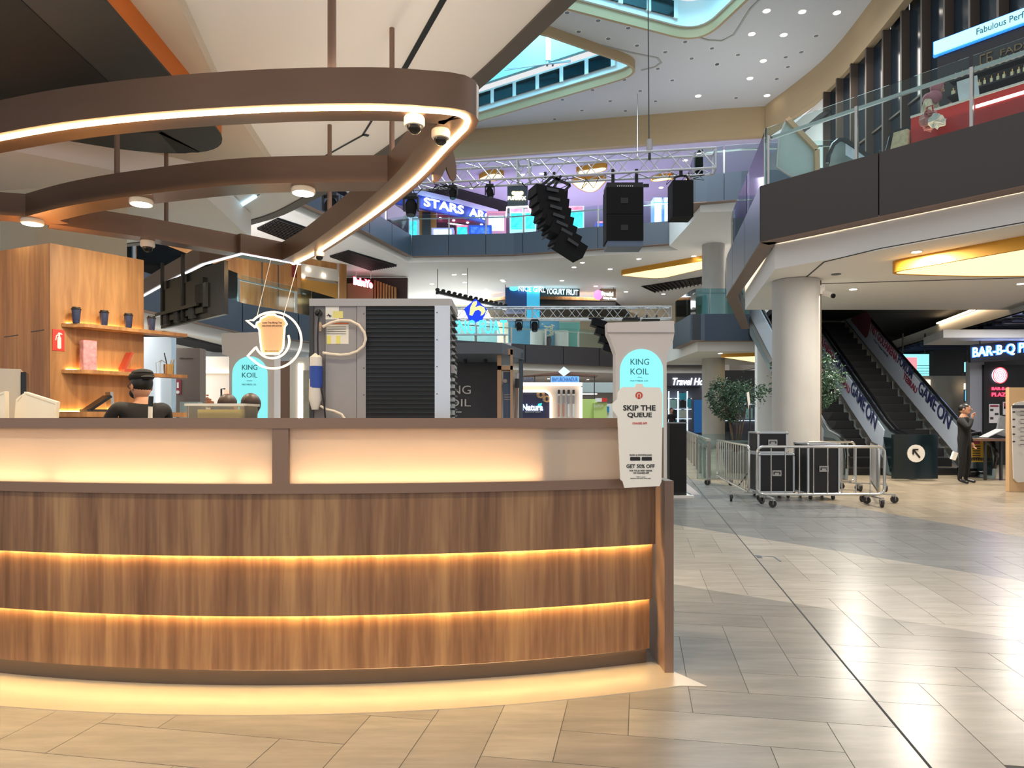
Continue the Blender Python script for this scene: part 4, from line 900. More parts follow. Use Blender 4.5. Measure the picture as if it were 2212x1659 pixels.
MB().ext(rect(0,6.22,.42,6.25), onE(1.95,.75,0), ed, Z, .4).build('seat', M_black, cr_); MB().ext(rrect(0,6.45,.44,6.75,.08), onE(1.95,1.15,0), ed, Z, .03).build('backrest', M_black, cr_)
for t_ in (1.97,2.35):
    MB().tube([onE(t_,1.17,6.7), onE(t_,.72,5.81)], .014, 6).build('leg', M_black, cr_); MB().tube([onE(t_,.75,6.3), onE(t_,1.2,5.81)], .014, 6).build('leg', M_black, cr_)
tb_ = thing('draped_table', 'small table under a floral cloth beside the black folding chair', 'table', onE(2.5,.75,5.8)); MB().prism([xy(onE(2.32,.55,0)),xy(onE(2.52,.55,0)),xy(onE(2.52,1.0,0)),xy(onE(2.32,1.0,0))], 6.42, 6.46).build('tabletop', M_white, tb_)
MB().add([onE(2.3,.53,6.47),onE(2.53,.53,6.47),onE(2.53,1.02,6.47),onE(2.3,1.02,6.47),onE(2.2,.5,5.9),onE(2.53,.5,5.9),onE(2.53,1.05,5.9),onE(2.2,1.05,5.9)], [(0,1,2,3),(0,4,5,1),(1,5,6,2),(2,6,7,3),(3,7,4,0)]).build('cloth', M_floral, tb_)
# hexagonal tan framed guard panel and upper escalator top
hx = thing('guard_panel', 'six sided frosted guard panel with tan frame behind the corner railing', 'panel', W(1720,380,15.2))
hp_ = [(1676,362),(1681,300),(1698,258),(1762,325),(1763,372),(1715,385)]; YG = 15.0
hq = board_from_px(hp_, YG); MB().ext(hq, (0,YG,0), X, Z, .03).build('frosted_sheet', mat('frosted_sheet','b9c9c6',.5,var=.06), hx)
fr = MB(); P3 = [Vector((a,YG-.03,b)) for a, b in hq]
for i in (2,3): fr.bar(P3[i], P3[i+1], .10, .10)
fr.build('tan_frame', mat('tan_frame','c9a983',.6), hx)
fb = MB()
for i in (0,1,4,5): fb.bar(P3[i], P3[(i+1)%6], .03, .03)
fb.build('steel_edge', M_steel, hx)
MB().box((W(1762,0,YG).x,YG,6.25),(.08,.06,.9)).build('foot', MATS['tan_frame'], hx)
ue = thing('upper_escalator', 'escalator handrail loop and mirrored side panel behind the first floor railing', 'escalator', W(1810,340,16.5)); YE = 15.6
lp = [(1788,352),(1790,335),(1800,312),(1812,302),(1822,301),(1850,320),(1885,345)]
MB().tube([W(a,b,YE) for a, b in lp], .05, 8).build('handrail', M_blackg, ue, smooth=True)
MB().ext(board_from_px([(1792,350),(1802,316),(1813,306),(1822,305),(1848,323),(1880,345),(1880,372),(1790,372)], YE), (0,YE,0), X, Z, .04).build('side_panel', mat('mirror_panel','8e9a94',.2,.6,var=.35,vscale=3), ue)
MB().ext(board_from_px([(1826,310),(1876,343),(1860,355),(1826,335)], YE), (0,YE-.01,0), X, Z, .01).build('poster', mat('poster_pale','b9c4cc',.5,var=.4,vscale=6), ue)
vv = thing('ceiling_grille', 'black slatted ceiling grille seen behind the corner glass', 'grille', W(1755,260,30)); YV = 29.0
for k in range(7): MB().ext(board_from_px([(1728+k*8,282-k*6),(1740+k*8,284-k*6),(1782+k*3,248-k*2),(1770+k*3,246-k*2)], YV+k*.3), (0,YV+k*.3,0), X, Z, .1).build('slat', M_black, vv)
# ------------------------------------------------------------------ escalators
ed2 = Vector((.112,1,0)).normalized(); SL = math.tan(math.radians(30.5)); NS = 15
M_ban = mat('banner_white','c9d3e2',.5); M_navyp = mat('navy_letters','2a2f5a',.5); M_redp = mat('wine_letters','8e2f45',.5)
M_dglass = mat('dark_end_panel','1b2a31',.2,.3)
def escalator(x0, x1, y0, label, which):
    t = thing('escalator', label, 'escalator', ((x0+x1)/2, y0, 0)); L = 8.6
    def pt(x, s, z): return Vector((x,y0,0))+ed2*s+Z*z
    def zl(s): return max(0, s)*SL
    up = (ed2+Z*SL).normalized(); dn = -up; pv = Vector((-.02,-SL*.5,1)); pv = (Z-up*Z.dot(up)).normalized()
    stp = None
    for k in range(21):
        s = k*.40; c = pt((x0+x1)/2, s+.2, zl(s)+.06)
        if stp is None: stp = MB().box((0,0,0),(x1-x0-.28,.40,.22)).build('step', mat('step_black','1c1c1e',.45,.3), t, local=True); o = stp
        else: o = stp.copy(); C.objects.link(o)
        o.location = mw(t).inverted() @ c
        MB().box(c+Vector((0,-.19,.112)),(x1-x0-.3,.02,.006)).build('step_nosing', mat('nosing','3f4245',.4,.5), t)
    for sx, x in ((1,x0),(-1,x1)):
        xs = x
        prof = [(-1.3,.02),(0,.02),(L,zl(L)-.55),(L,zl(L)+1.15),(.1,1.2),(-.9,.95),(-1.25,.75),(-1.35,.45)]
        MB().ext([(a,b) for a, b in prof], pt(xs,0,0)+X*(.06 if sx > 0 else 0), ed2, Z, .06) if False else None
        nrm = X*.05
        # balustrade sheet (inner side faces the steps)
        A0 = pt(xs,0,0)
        m = MB().ext([(-a,b) for a, b in prof], A0-X*.03, -ed2, Z, .06); m.build('balustrade', mat('balustrade_grey','7f9096',.35,.3), t)
        hr = [(L,zl(L)+1.2),(.3,1.36),(-.2,1.12),(-.9,1.0),(-1.25,.86),(-1.40,.55),(-1.33,.30),(-1.1,.18)]
        MB().tube([pt(xs,a,b) for a, b in hr], .045, 8).build('handrail', M_blackg, t, smooth=True)
        sk_ = MB().ext([(-.2,.20),(-L,zl(L)-.15+.05),(-L,zl(L)+.12),(-.2,.42)], A0-X*.05, -ed2, Z, .10); sk_.build('skirt', M_steel, t)
        MB().ext([(1.25,.10),(.2,.10),(.0,.5),(-.2,.95),(.5,.93),(1.2,.75),(1.3,.45)], A0-X*.045, -ed2, Z, .09).build('newel_panel', M_dglass, t)
        MB().ext([(-.35,.45),(-L,zl(L)+.20),(-L,zl(L)+1.12),(-.15,1.12)], A0-X*.045, -ed2, Z, .015).build('banner', M_ban, t)
        MB().ext([(-.35,.45),(-L,zl(L)+.20),(-L,zl(L)+1.12),(-.15,1.12)], A0+X*.06, -ed2, Z, .015).build('banner', mat('blue_side','6f93a4',.3,.3), t)
        if sx > 0 and which == 'left': continue
        # lettering runs down the slope
        def put(s, d0, d1, h0, h1, m, **k):
            q = pt(xs,d0,zl(d0)+.58)-X*.062; return letters(s, q+pv*h0, dn, pv, (d0-d1)/math.cos(math.radians(30.5)), h1-h0, m, t, d=.006, **k)
        put('NST', 5.95, 5.45, .24, .52, M_redp, bold=.012); put('GOLFARENA', 5.42, 3.95, .24, .49, M_redp, bold=.02); put('The Topp-LEGS', 5.6, 4.5, .08, .16, M_navyp)
        put('FORUM', 3.9, 2.95, .26, .56, M_navyp, bold=.02); put('TEBRAU', 3.4, 2.55, .03, .23, M_redp, bold=.02); put('GAME', 2.5, 1.5, .14, .52, M_navyp, bold=.012); put('ON', 1.42, .75, .12, .52, M_navyp, bold=.012)
        MB().ext([(-5.95+.62*math.cos(a) if math.cos(a) < 0 else -6.0-.0, zl(6.0)+.55+.35*math.sin(a)) for a in [math.pi/2+math.pi*i/8 for i in range(9)]], A0-X*.048, -ed2, Z, .01) if False else None
        q = pt(xs,6.15,zl(6.15)+.58)-X*.062
        MB().ext([(-1.6,-.08),(-.05,-.08)]+[(.12*math.cos(a),.32+.36*math.sin(a)) for a in (-.9,-.4,0,.4,.9)]+[(-.05,.72),(-1.6,.72)], q-pv*.05, dn, pv, .006).build('wine_patch', mat('wine_patch','8a4750',.6,var=.08), t)
    pc_ = pt(x0,-.62,.52)-X*.047
    if which == 'right':
        q = [(.2*math.cos(i*math.pi/8),.2*math.sin(i*math.pi/8)) for i in range(16)]; 
        MB().ext(q, Vector(((x0-.38),y0-1.62,.62)), X, Z, .02).build('arrow_disc', M_paper, t)
        ar = MB(); o_ = Vector(((x0-.38),y0-1.642,.62)); ar.bar(o_+Vector((.07,0,-.09)), o_+Vector((-.06,0,.07)), .02, .03); ar.bar(o_+Vector((-.08,0,.09)), o_+Vector((-.08,0,-.02)), .02, .03); ar.bar(o_+Vector((-.08,0,.09)), o_+Vector((.03,0,.09)), .02, .03); ar.build('arrow', M_ink, t)
        MB().box((x0-.38,y0-1.55,.55),(1.0,.10,1.0)).build('end_box', M_dglass, t)
    return t
escalator(9.5, 11.25, 17.6, 'right hand escalator with printed white banners rising behind the steel barriers', 'right')
escalator(7.85, 9.35, 17.6, 'left hand escalator with printed banners, half hidden by the thick column', 'left')
fe = thing('far_escalator', 'distant white sided escalator glimpsed left of the thick column', 'escalator', (9.8,28,0))
MB().ext(board_from_px([(1636,662),(1652,660),(1725,770),(1725,830),(1636,690)], 28.2), (0,28.2,0), X, Z, .3).build('white_side', M_white, fe); MB().ext(board_from_px([(1648,660),(1690,662),(1725,730),(1725,765)], 28.5), (0,28.5,0), X, Z, .3).build('printed_banner', mat('pink_banner','c79aa6',.5,var=.2,vscale=4), fe)
MB().ext(board_from_px([(1636,690),(1725,830),(1725,1000),(1636,1000)], 28.6), (0,28.6,0), X, Z, .3).build('truss_side', M_white, fe)

# ------------------------------------------------------------------ restaurant frontage at the far right
struct('wall_back', MB().prism(rect(12.2,31,24,31.4), 0, 5.6), mat('dark_wall','211f20',.7), 'dark back wall of the passage behind the escalators', 'wall')
struct('ceiling', MB().prism([(8,19.7),(22,19.7),(22,31),(10.2,31)], 5.0, 5.2), mat('black_soffit','1b1a1a',.8), 'black passage ceiling beyond the white soffit', 'ceiling')
wb = [(16.6,31),(15.2,25),(13.6,18.6),(12.6,15)]
struct('trim_9', MB().band(smooth_path(wb,5), 4.2, 4.75, -.1, .1), M_white, 'white lit band curving over the restaurant front', 'trim', smooth=True)
tag(MB().band(smooth_path(wb[1:3],5), 4.76, 4.80, .12, .2).build('cove_lamp', mat('cove_led2','ffe0b0',.5,emit=9,ecol='ffdcae')), 'hidden warm light strip above the white curved band', 'lamp')
cg = thing('slat_ceiling', 'dark slatted ceiling over the restaurant front', 'ceiling', (15,22,4.15))
MB().prism([(13.0,17.5),(22,17.5),(22,30.5),(15.6,30.5)], 4.14, 4.18).build('ceiling_board', mat('gloss_black','18181e',.2), cg)
for k in range(22): y = 18.0+k*.55; xx = 13.2+(y-17.5)*.2; MB().box(((xx+21)/2,y,4.08),(21-xx,.12,.08)).build('slat', mat('slat_blue_sheen','3a3f58',.35), cg)  # blue reflections are put into the colour of these dark slats
struct('ceiling', MB().prism([(12.3,20.2),(22,20.2),(22,22.2),(12.9,22.2)], 3.72, 3.95), M_white, 'white bulkhead over the barbecue restaurant sign', 'ceiling')
YB = 21.0
bq = thing('restaurant_sign', 'black hanging sign with glowing blue white letters BAR-B-Q PLAZA', 'sign', W(2150,790,YB))
MB().ext(board_from_px([(2095,745),(2320,722),(2320,770),(2097,783)], YB), (0,YB,0), X, Z, .12).build('sign_box', M_black, bq)
M_bl = glow('blue_white_letters','d6ecff',3.2); M_blg = glow('blue_halo','1c62e8',1.6)
su = (W(2320,722,YB)-W(2095,745,YB)); su.normalize()
letters('BAR-B-Q PLAZA', W(2099,776,YB)+Vector((0,-.05,0)), su, Z, 2.35, .34, M_bl, bq, d=.02, bold=.005)
letters('BAR-B-Q PLAZA', W(2099,776.5,YB)+Vector((-.01,-.01,-.01)), su, Z, 2.37, .37, M_blg, bq, d=.02, bold=.06, name='halo_lettering')
rod = MB()
for px in (2117,2200): rod.tube([W(px,745,YB+.05), (W(px,0,YB).x,YB+.05,4.1)], .015, 6)
rod.build('hanger_rod', M_black, bq)
rf = thing('restaurant_entrance', 'black restaurant entrance wall with round glowing emblem and posters', 'shop front', W(2170,1000,YB+.6))
YR = 21.6
def rbox(px0,py0,px1,py1,Y_,dep,name,m,par):
    a, b = W(px0,py1,Y_), W(px1,py0,Y_); return MB().box(((a.x+b.x)/2,Y_+dep/2,(max(0,a.z)+b.z)/2),(b.x-a.x,dep,b.z-max(0,a.z))).build(name, m, par)
rbox(2126,788,2330,1060,YR,.2,'entrance_wall', M_black, rf); rbox(2095,780,2126,1060,YR+.1,.2,'pale_jamb', mat('pale_jamb','8d8f96',.6), rf)
c = W(2159,811,YR-.02)
MB().lathe([(0,0),(.235,0),(.235,.02),(0,.02)], c, 28, axis='Y').build('emblem_disc', glow('emblem_white','dcdcff',1.6), rf)
rg = MB()
for r_ in (.06,.12,.18,.235): rg.tube([c+Vector((r_*math.cos(a)*.9,-.03,r_*math.sin(a))) for a in [2*math.pi*i/20 for i in range(20)]], .009 if r_ < .2 else .016, 5, closed=True)
rg.build('emblem_rings', glow('emblem_red','ff4a50',1.4), rf)
letters('BAR-B-Q', W(2142,844,YR-.02), X, Z, .55, .11, glow('red_neon','ff3b58',2.2), rf, d=.02, bold=.02); letters('PLAZA', W(2142,856.5,YR-.02), X, Z, .55, .12, MATS['red_neon'], rf, d=.02, bold=.02)
for k, (px0,py0,px1,py1) in enumerate(((2137,873,2159,914),(2167,868,2190,896))):
    ps_ = thing('menu_poster', ('white menu poster under the round red emblem','red topped menu poster beside the notice board')[k], 'poster', W(px0,py1,YR-.03)); rbox(px0,py0,px1,py1,YR-.03,.02,'sheet', mat('menu_sheet','d9d4d2',.5), ps_)
    rbox(px0+2,py0+2,px1-2,py0+(6 if k == 0 else 14),YR-.035,.01,'heading', M_redp, ps_)
    for j in range(3): rbox(px0+(2 if j%2 == 0 else 12),py0+10+j*9,px0+(9 if j%2 == 0 else 20),py0+15+j*9,YR-.035,.01,'print_block', M_dark, ps_)
pb = thing('black_pier', 'square black pier between the escalators and the restaurant', 'pier', W(2048,1020,27.5)); rbox(2017,755,2085,1040,27.3,.8,'pier_face', mat('pier_black','211f20',.4), pb); rbox(2008,758,2017,1040,27.25,.8,'pier_edge', M_dark, pb)
ms = thing('menu_screen', 'bright cyan menu board with red characters behind the right escalator', 'screen', W(1980,810,26)); rbox(1940,765,2007,812,26,.1,'screen_face', glow('cyan_screen','8be4ee',1.1), ms)
rbox(1952,772,1981,802,25.97,.03,'red_print', glow('red_print','f0909a',1.0), ms)
for j in range(4): rbox(1940,789+j*6,2007,790+j*6,25.98,.02,'grid_line', mat('grid_teal','3f8f9a',.5), ms)
rbox(1950,720,1952,765,26,.05,'hanger', M_dark, ms); rbox(1998,720,2000,765,26,.05,'hanger', M_dark, ms)
m2 = thing('menu_screen', 'narrow cyan menu board left of the barbecue entrance', 'screen', W(2100,802,23)); rbox(2087,782,2120,803,23,.1,'screen_face', MATS['cyan_screen'], m2); rbox(2087,791,2120,792,22.98,.02,'grid_line', MATS['grid_teal'], m2)
rbox(2090,720,2092,782,23,.05,'hanger', M_dark, m2); rbox(2115,720,2117,782,23,.05,'hanger', M_dark, m2)
m3 = thing('counter_display', 'small blue display screen beside the black pier', 'screen', W(2095,865,22.5)); rbox(2088,843,2101,866,22.5,.08,'screen_face', glow('blue_screen','4ab8ff',1.6), m3); rbox(2086,841,2103,868,22.55,.1,'bezel', M_dark, m3)
rbox(2093,868,2096,1010,22.6,.06,'stand', M_dark, m3)
sw = thing('shop_interior', 'pale lit counter and jars inside the shop behind the black pier', 'shop front', W(2050,960,24)); rbox(1985,812,2130,1040,24.3,.2,'pale_wall', mat('pale_wall','9a9794',.7), sw)
for k in range(5): rbox(2086+k*5,828,2088+k*5,843,24.0,.1,'pendant_lamp', glow('warm_pendant','ffe7c0',1.6), sw)
rbox(1985,820,2010,850,24.2,.1,'lit_shelf', glow('warm_shelf','ffe2bd',1.2), sw); rbox(2090,870,2112,905,24.1,.1,'cream_card', M_paper, sw)
# man and the things around him
M_uni = mat('black_uniform','0b0b0d',.85,var=.15,vscale=10)
mp_ = W(2083,905,15.3); pm = person('person', 'person in black clothes standing by the escalator with a hand raised to the mouth', (mp_.x,15.3,0), math.radians(38), M_uni, M_uni, M_blackg, scale=.985,
    pose=dict(elR=(-.30,-.18,1.22), wrR=(-.13,-.17,1.43), elL=(.27,.04,1.14), wrL=(.30,-.02,.90)), headturn=.25)[0]; pm.scale = (1.2,1.2,.985)
ca = W(2062,985,15.2); hb = thing('paper_cup', 'crumpled pale paper held low in the hand of the person in black', 'paper', ca); MB().box(ca+Vector((0,.02,0)),(.09,.07,.17), ry=.35).build('sheet', M_paper, hb)
YP = 15.9; nb = thing('notice_stand', 'light wood notice stand with printed sheet at the right edge', 'sign', (W(2200,0,13.6).x,13.6,0))
def wbx(px0,py0,px1,py1,Y_,dep,name,m,par): return rbox(px0,py0,px1,py1,Y_,dep,name,m,par)
wbx(2180,837,2260,1062,13.6,.10,'wood_board', mat('pale_wood','c7a277',.5,var=.08,vscale=4,stretch=(1,1,.1)), nb); MB().ext(board_from_px([(2186,880),(2192,871),(2214,866),(2260,866),(2260,1040),(2198,1042),(2190,1034)], 13.56), (0,13.56,0), X, Z, .03).build('notice_sheet', mat('notice_white','cfcac4',.6), nb)
wbx(2187,875,2260,882,13.52,.01,'heading_bar', M_dark, nb); tx = MB()
for k in range(9): a = W(2204,888+k*9,13.51); tx.box(a+X*.3,(.6,.004,.012)); tx.box(W(2190,890+k*16,13.51) if k < 5 else a+X*.3,(.05,.004,.03))
tx.build('print_lines', M_dark, nb)
wb_ = thing('warning_panel', 'yellow escalator caution placard right of the person in black', 'sign', W(2115,1000,16.6)); wbx(2096,948,2129,998,16.6,.03,'placard', mat('caution_yellow','c9a233',.5), wb_); wbx(2100,952,2117,959,16.57,.01,'red_strip', M_redp, wb_)
for j in range(6): wbx(2101,963+j*5,2118,965+j*5,16.57,.01,'print_line', M_ink, wb_)
for j in range(6): wbx(2098+j*5,989,2101+j*5,995,16.57,.01,'pictogram', M_ink, wb_)
gr = thing('escalator_end', 'glass escalator end with black handrail loop beside the yellow placard', 'escalator', W(2120,1040,16.8)); MB().tube([W(a,b,16.9) for a, b in ((2090,940),(2115,935),(2132,950),(2142,975),(2140,1005),(2128,1020),(2095,1022))], .05, 8).build('handrail', M_blackg, gr, smooth=True)
wbx(2090,1012,2135,1044,16.95,.4,'end_base', M_blackg, gr); MB().ext(board_from_px([(2090,944),(2114,940),(2130,955),(2136,980),(2130,1012),(2090,1016)], 17.0), (0,17.0,0), X, Z, .02).build('glass_end', mat('grey_glass','5f6a6e',.15,.2), gr)
tl = thing('side_table', 'dark high table with papers by the restaurant', 'table', W(2150,1040,16.2)); wbx(2120,948,2180,953,16.0,.6,'tabletop', mat('table_wood','6e5240',.5), tl)
for px in (2128,2162,2176): wbx(px,953,px+4,1044,16.2,.06,'leg', M_dark, tl)
pp = thing('menu_sheets', 'tilted grey menu sheets on the dark high table', 'paper', W(2145,950,16.1)); MB().box(W(2142,936,16.2),(.42,.3,.015), ry=-.45).build('sheet', mat('grey_sheet2','9fa3a8',.5), pp); MB().box(W(2165,920,16.3),(.22,.05,.45), ry=.2).build('menu_card', mat('menu_grey','7c7f84',.6,var=.3,vscale=14), pp); MB().box(W(2150,948.5,16.2),(.7,.3,.012)).build('tray', M_dark, pp)

# ------------------------------------------------------------------ steel barriers with castors
def barrier(a, b, label, nb=None, h=.95):
    a, b = Vector((*a,0)), Vector((*b,0)); d = b-a; L = d.length; u = d/L; t = thing('crowd_barrier', label, 'barrier', (a+b)/2, 0, 'steel crowd barriers')
    r = .10; z0, z1 = .18, h; loop = []
    for cx, cz, a0 in ((r,z0+r,180),(L-r,z0+r,270),(L-r,z1-r,0),(r,z1-r,90)):
        for i in range(5): an = math.radians(a0+90*i/4); loop.append(a+u*(cx+r*math.cos(an))+Z*(cz+r*math.sin(an)))
    MB().tube(loop, .022, 10, closed=True).build('frame', M_chrome, t, smooth=True)
    n = nb or max(4, int(L/.21))
    for i in range(1, n): p = a+u*(L*i/n); MB().tube([p+Z*(z0), p+Z*(z1)], .009, 6).build('bar', M_chrome, t)
    s = u.cross(Z)
    for f in (.08,.92):
        c = a+u*(L*f); MB().bar(c-s*.26+Z*.145, c+s*.26+Z*.145, .05, .02).build('foot', M_steel, t); MB().tube([c+Z*.14, c+Z*z0], .018, 8).build('foot_stem', M_steel, t)
        for k in (-.24,.24):
            p = c+s*k; w = MB().lathe([(.02,-.018),(.06,-.018),(.062,0),(.06,.018),(.02,.018)], (0,0,0), 16, axis='X'); rot = Matrix.Rotation(.5*k*9+f*2, 3, 'Z'); w.v = [rot @ v+p+Z*.062 for v in w.v]
            cs = w.build('castor', mat('castor_rubber','2c2a29',.6), t, smooth=True)
            fk = MB(); fk.box(p+Z*.115,(.07,.055,.02)); fk.box(p+Z*.085+rot @ Vector((.028,0,0)),(.006,.05,.07)); fk.box(p+Z*.085-rot @ Vector((.028,0,0)),(.006,.05,.07)); fk.build('castor_fork', M_steel, cs)
    return t
barrier((3.96,11.45),(6.02,11.45),'wheeled steel barrier nearest the viewer, in front of the black cases', 9)
barrier((4.40,15.2),(3.93,11.75),'wheeled steel barrier receding on the left of the black cases', 14)
barrier((6.06,11.7),(7.05,13.9),'wheeled steel barrier receding on the right of the black cases', 12)
barrier((5.6,13.55),(6.75,13.95),'wheeled steel barrier behind the cases, before the escalator foot', 7)
def flight_case(cx, cy, w, d, z0, z1, label, wheels=True):
    t = thing('flight_case', label, 'case', (cx,cy,z0))
    MB().box((cx,cy,(z0+z1)/2+(.05 if wheels else 0)),(w-.02,d-.02,z1-z0-(.11 if wheels else .02))).build('case_body', M_black, t); zb_ = z0+(.10 if wheels else 0)
    e = MB()
    for sx in (-1,1):
        for sy in (-1,1): e.box((cx+sx*(w/2-.01),cy+sy*(d/2-.01),(zb_+z1)/2),(.03,.03,z1-zb_))
        for z in (zb_+.012,z1-.012): e.box((cx+sx*(w/2-.01),cy,z),(.03,d,.03))
    for sy in (-1,1):
        for z in (zb_+.012,z1-.012): e.box((cx,cy+sy*(d/2-.01),z),(w,.03,.03))
    e.build('edge_trim', M_alu, t)
    for sx in (-1,1):
        for z in (zb_+.02,z1-.02): MB().ell((cx+sx*(w/2-.005),cy-d/2+.005,z),(.028,.028,.028),8,6).build('corner_ball', M_chrome, t, smooth=True)
    MB().box((cx,cy-d/2-.004,(zb_+z1)/2),(.16,.012,.10)).build('latch_plate', M_steel, t)
    hd = MB().tube([(cx-.05,cy-d/2-.02,(zb_+z1)/2-.02),(cx-.05,cy-d/2-.03,(zb_+z1)/2+.02),(cx+.05,cy-d/2-.03,(zb_+z1)/2+.02),(cx+.05,cy-d/2-.02,(zb_+z1)/2-.02)], .008, 6); hd.build('handle', M_black, t)
    if wheels:
        for sx in (-1,1):
            for sy in (-1,1): MB().lathe([(.015,-.015),(.048,-.015),(.048,.015),(.015,.015)], (cx+sx*(w/2-.08),cy+sy*(d/2-.08),z0+.05), 12, axis='X').build('castor', M_dark, t, smooth=True)
    return t
flight_case(4.60,12.75,.52,.5,.80,1.17,'small black flight case with silver edges on top of the rack case', False)
flight_case(4.66,12.75,.62,.56,0,.79,'black rack case on castors under the small case')
flight_case(5.37,12.5,.55,.6,0,.98,'tall plain black case right of the rack case, behind the front barrier')
sp2 = thing('floor_loudspeaker', 'tall black loudspeaker standing left of the barriers beside the right totem', 'loudspeaker', (2.98,12.65,0))
MB().box((2.96,12.8,.68),(.30,.36,1.28)).build('cabinet', M_black, sp2); MB().box((2.96,12.61,.70),(.28,.02,1.2)).build('grille', mat('grille_black','0e0e10',.8,bump=.3,vscale=90), sp2); MB().box((2.96,12.8,1.33),(.32,.38,.02)).build('top_cap', mat('cap_grey','8a8d93',.5), sp2); MB().box((2.98,12.85,.02),(.5,.6,.04)).build('foot_plate', M_white, sp2)
rs = thing('low_platform', 'thin low white platform on the floor right of the tall loudspeaker', 'platform', (3.5,14.2,0)); MB().prism([(3.2,12.7),(3.38,12.7),(3.8,15.8),(3.3,15.8)], 0, .04).build('deck', mat('platform_grey','a99d97',.6), rs); MB().band([(3.2,12.69),(3.38,12.69),(3.8,15.8)], 0, .035, .002, .008).build('edge_strip', M_alu, rs)
# queue rail
qa, qb = Vector((4.28,15.4,0)), Vector((6.6,27,0)); qr = thing('queue_rail', 'long steel queue rail with flat posts receding behind the totem', 'railing', qa)
for k in range(9): p = qa.lerp(qb, k/8); MB().box(p+Z*.46,(.06,.10,.92)).build('post', M_steel, qr)
MB().bar(qa+Z*.94, qb+Z*.94, .09, .05).build('top_rail', M_steel, qr); MB().bar(qa+Z*.70+X*.05, qb+Z*.70+X*.05, .04, .03).build('mid_rail', M_steel, qr)
gq = railing([(4.35,16.4),(6.4,16.6)], 0, 3, 'clear glass screen with steel posts in front of the indoor tree', 1.05)
# trees in planters
def tree(cx, cy, zt, zb_, rx, n, label, seed):
    r = random.Random(seed); t = thing('indoor_tree', label, 'tree', (cx,cy,0)); base = .55
    MB().lathe([(.30,0),(.34,base),(.30,base),(.28,base-.06)], (cx,cy,0), 18).build('planter', mat('planter_stone','8e8b84',.7,var=.1), t, smooth=True); MB().lathe([(0,base-.07),(.285,base-.07),(.285,base-.05),(0,base-.04)], (cx,cy,0), 14).build('soil', mat('soil','3a2d22',.9,var=.3,vscale=20), t)
    cz = (zt+zb_)/2; M_leaf = mat('tree_leaf_%d' % seed,'3d5a44',.45,var=.55,vscale=3)
    for k in range(5):
        a = k*1.256+seed; e = Vector((cx+rx*.55*math.cos(a),cy+rx*.5*math.sin(a),cz+(.2 if k%2 else -.1))); b0 = Vector((cx+.05*math.cos(a),cy+.05*math.sin(a),base-.06))
        MB().tube([b0, b0.lerp(e,.45)+Vector((.0,0,.15)), e], [.022,.016,.008], 6).build('stem', mat('bark','5b4a3a',.8,var=.3,vscale=12), t, smooth=True)
    lf = MB()
    cl_ = [(Vector((r.gauss(0,.42),r.gauss(0,.42),r.gauss(0,.42)))) for _ in range(26)]
    for _ in range(n):
        c = r.choice(cl_)+Vector((r.gauss(0,.16),r.gauss(0,.16),r.gauss(0,.16)))
        if c.length > 1.05: c = c/c.length*r.uniform(.8,1.05)
        p = Vector((cx+c.x*rx,cy+c.y*rx,cz+c.z*(zt-zb_)/2)); d = Vector((r.uniform(-1,1),r.uniform(-1,1),r.uniform(-.9,.3))).normalized(); s = d.cross(Vector((r.uniform(-1,1),r.uniform(-1,1),r.uniform(-1,1)))).normalized(); ll = r.uniform(.07,.12); w = ll*.20; nn = d.cross(s)*.012
        lf.add([p,p+d*ll*.5+s*w+nn,p+d*ll,p+d*ll*.5-s*w+nn],[(0,1,2),(0,2,3)])
    o = lf.build('foliage', M_leaf, t); o['kind'] = 'stuff'
    return t
p = W(1590,905,18.6); tree(p.x, 18.6, 2.8, 1.35, .72, 2600, 'round topped potted fig tree left of the thick column', 2)
p = W(1742,905,16.9); tree(p.x-.05, 16.95, 3.1, 1.6, .92, 3600, 'larger potted fig tree showing on both sides of the thick column', 4)
# ------------------------------------------------------------------ totems and black booth
M_cy = mat('cyan_lightbox','7fd8dc',.5,emit=.62,ecol='86eaf0',sample=True)
M_tot = mat('totem_white','e4dad3',.6,var=.02)
M_txt = mat('teal_ink','3f7d84',.5)
def totem(name, label, pts, archp, Y_, txt, parts):
    bx_ = board_from_px(pts, Y_); t = thing(name, label, 'totem', (sum(p[0] for p in bx_)/len(bx_), Y_, 0))
    bx_ = [(x, max(0,z)) for x, z in bx_]
    MB().ext(bx_, (0,Y_,0), X, Z, .35).build('body', M_tot, t); MB().ext(board_from_px(archp, Y_), (0,Y_-.012,0), X, Z, .012).build('arch_light', M_cy, t)
    for s, b_ in txt: letters(s, W(b_[0],b_[3],Y_-.014), X, Z, (b_[2]-b_[0])/F*Y_, (b_[3]-b_[1])/F*Y_, M_txt, t, d=.006)
    for px0,py0,px1,py1,m,nm in parts: rbox(px0,py0,px1,py1,Y_-.02,.03,nm,m,t)
    return t
def archpx(x0, x1, yt, yb): r = (x1-x0)/2; return [(x0,yb),(x1,yb)]+[((x0+x1)/2+r*math.cos(math.pi*i/14), yt+r-r*math.sin(math.pi*i/14)) for i in range(15)]
totem('display_totem', 'flared off white totem with a cyan lit arch reading KING KOIL behind the queue notice', [(1312,697),(1456,693),(1457,718),(1454,735),(1440,768),(1441,1080),(1330,1080),(1330,764),(1320,735),(1313,720)], archpx(1339,1432,754,1065), 12.4,
      (('KING',(1362,775,1402,788)),('KOIL',(1362,796,1401,809)),('MATTRESS CO.',(1362,821,1401,824.5)),('-',(1377,814,1387,815))), ((1312,718,1457,719.5,M_gal2,'cap_joint'),))
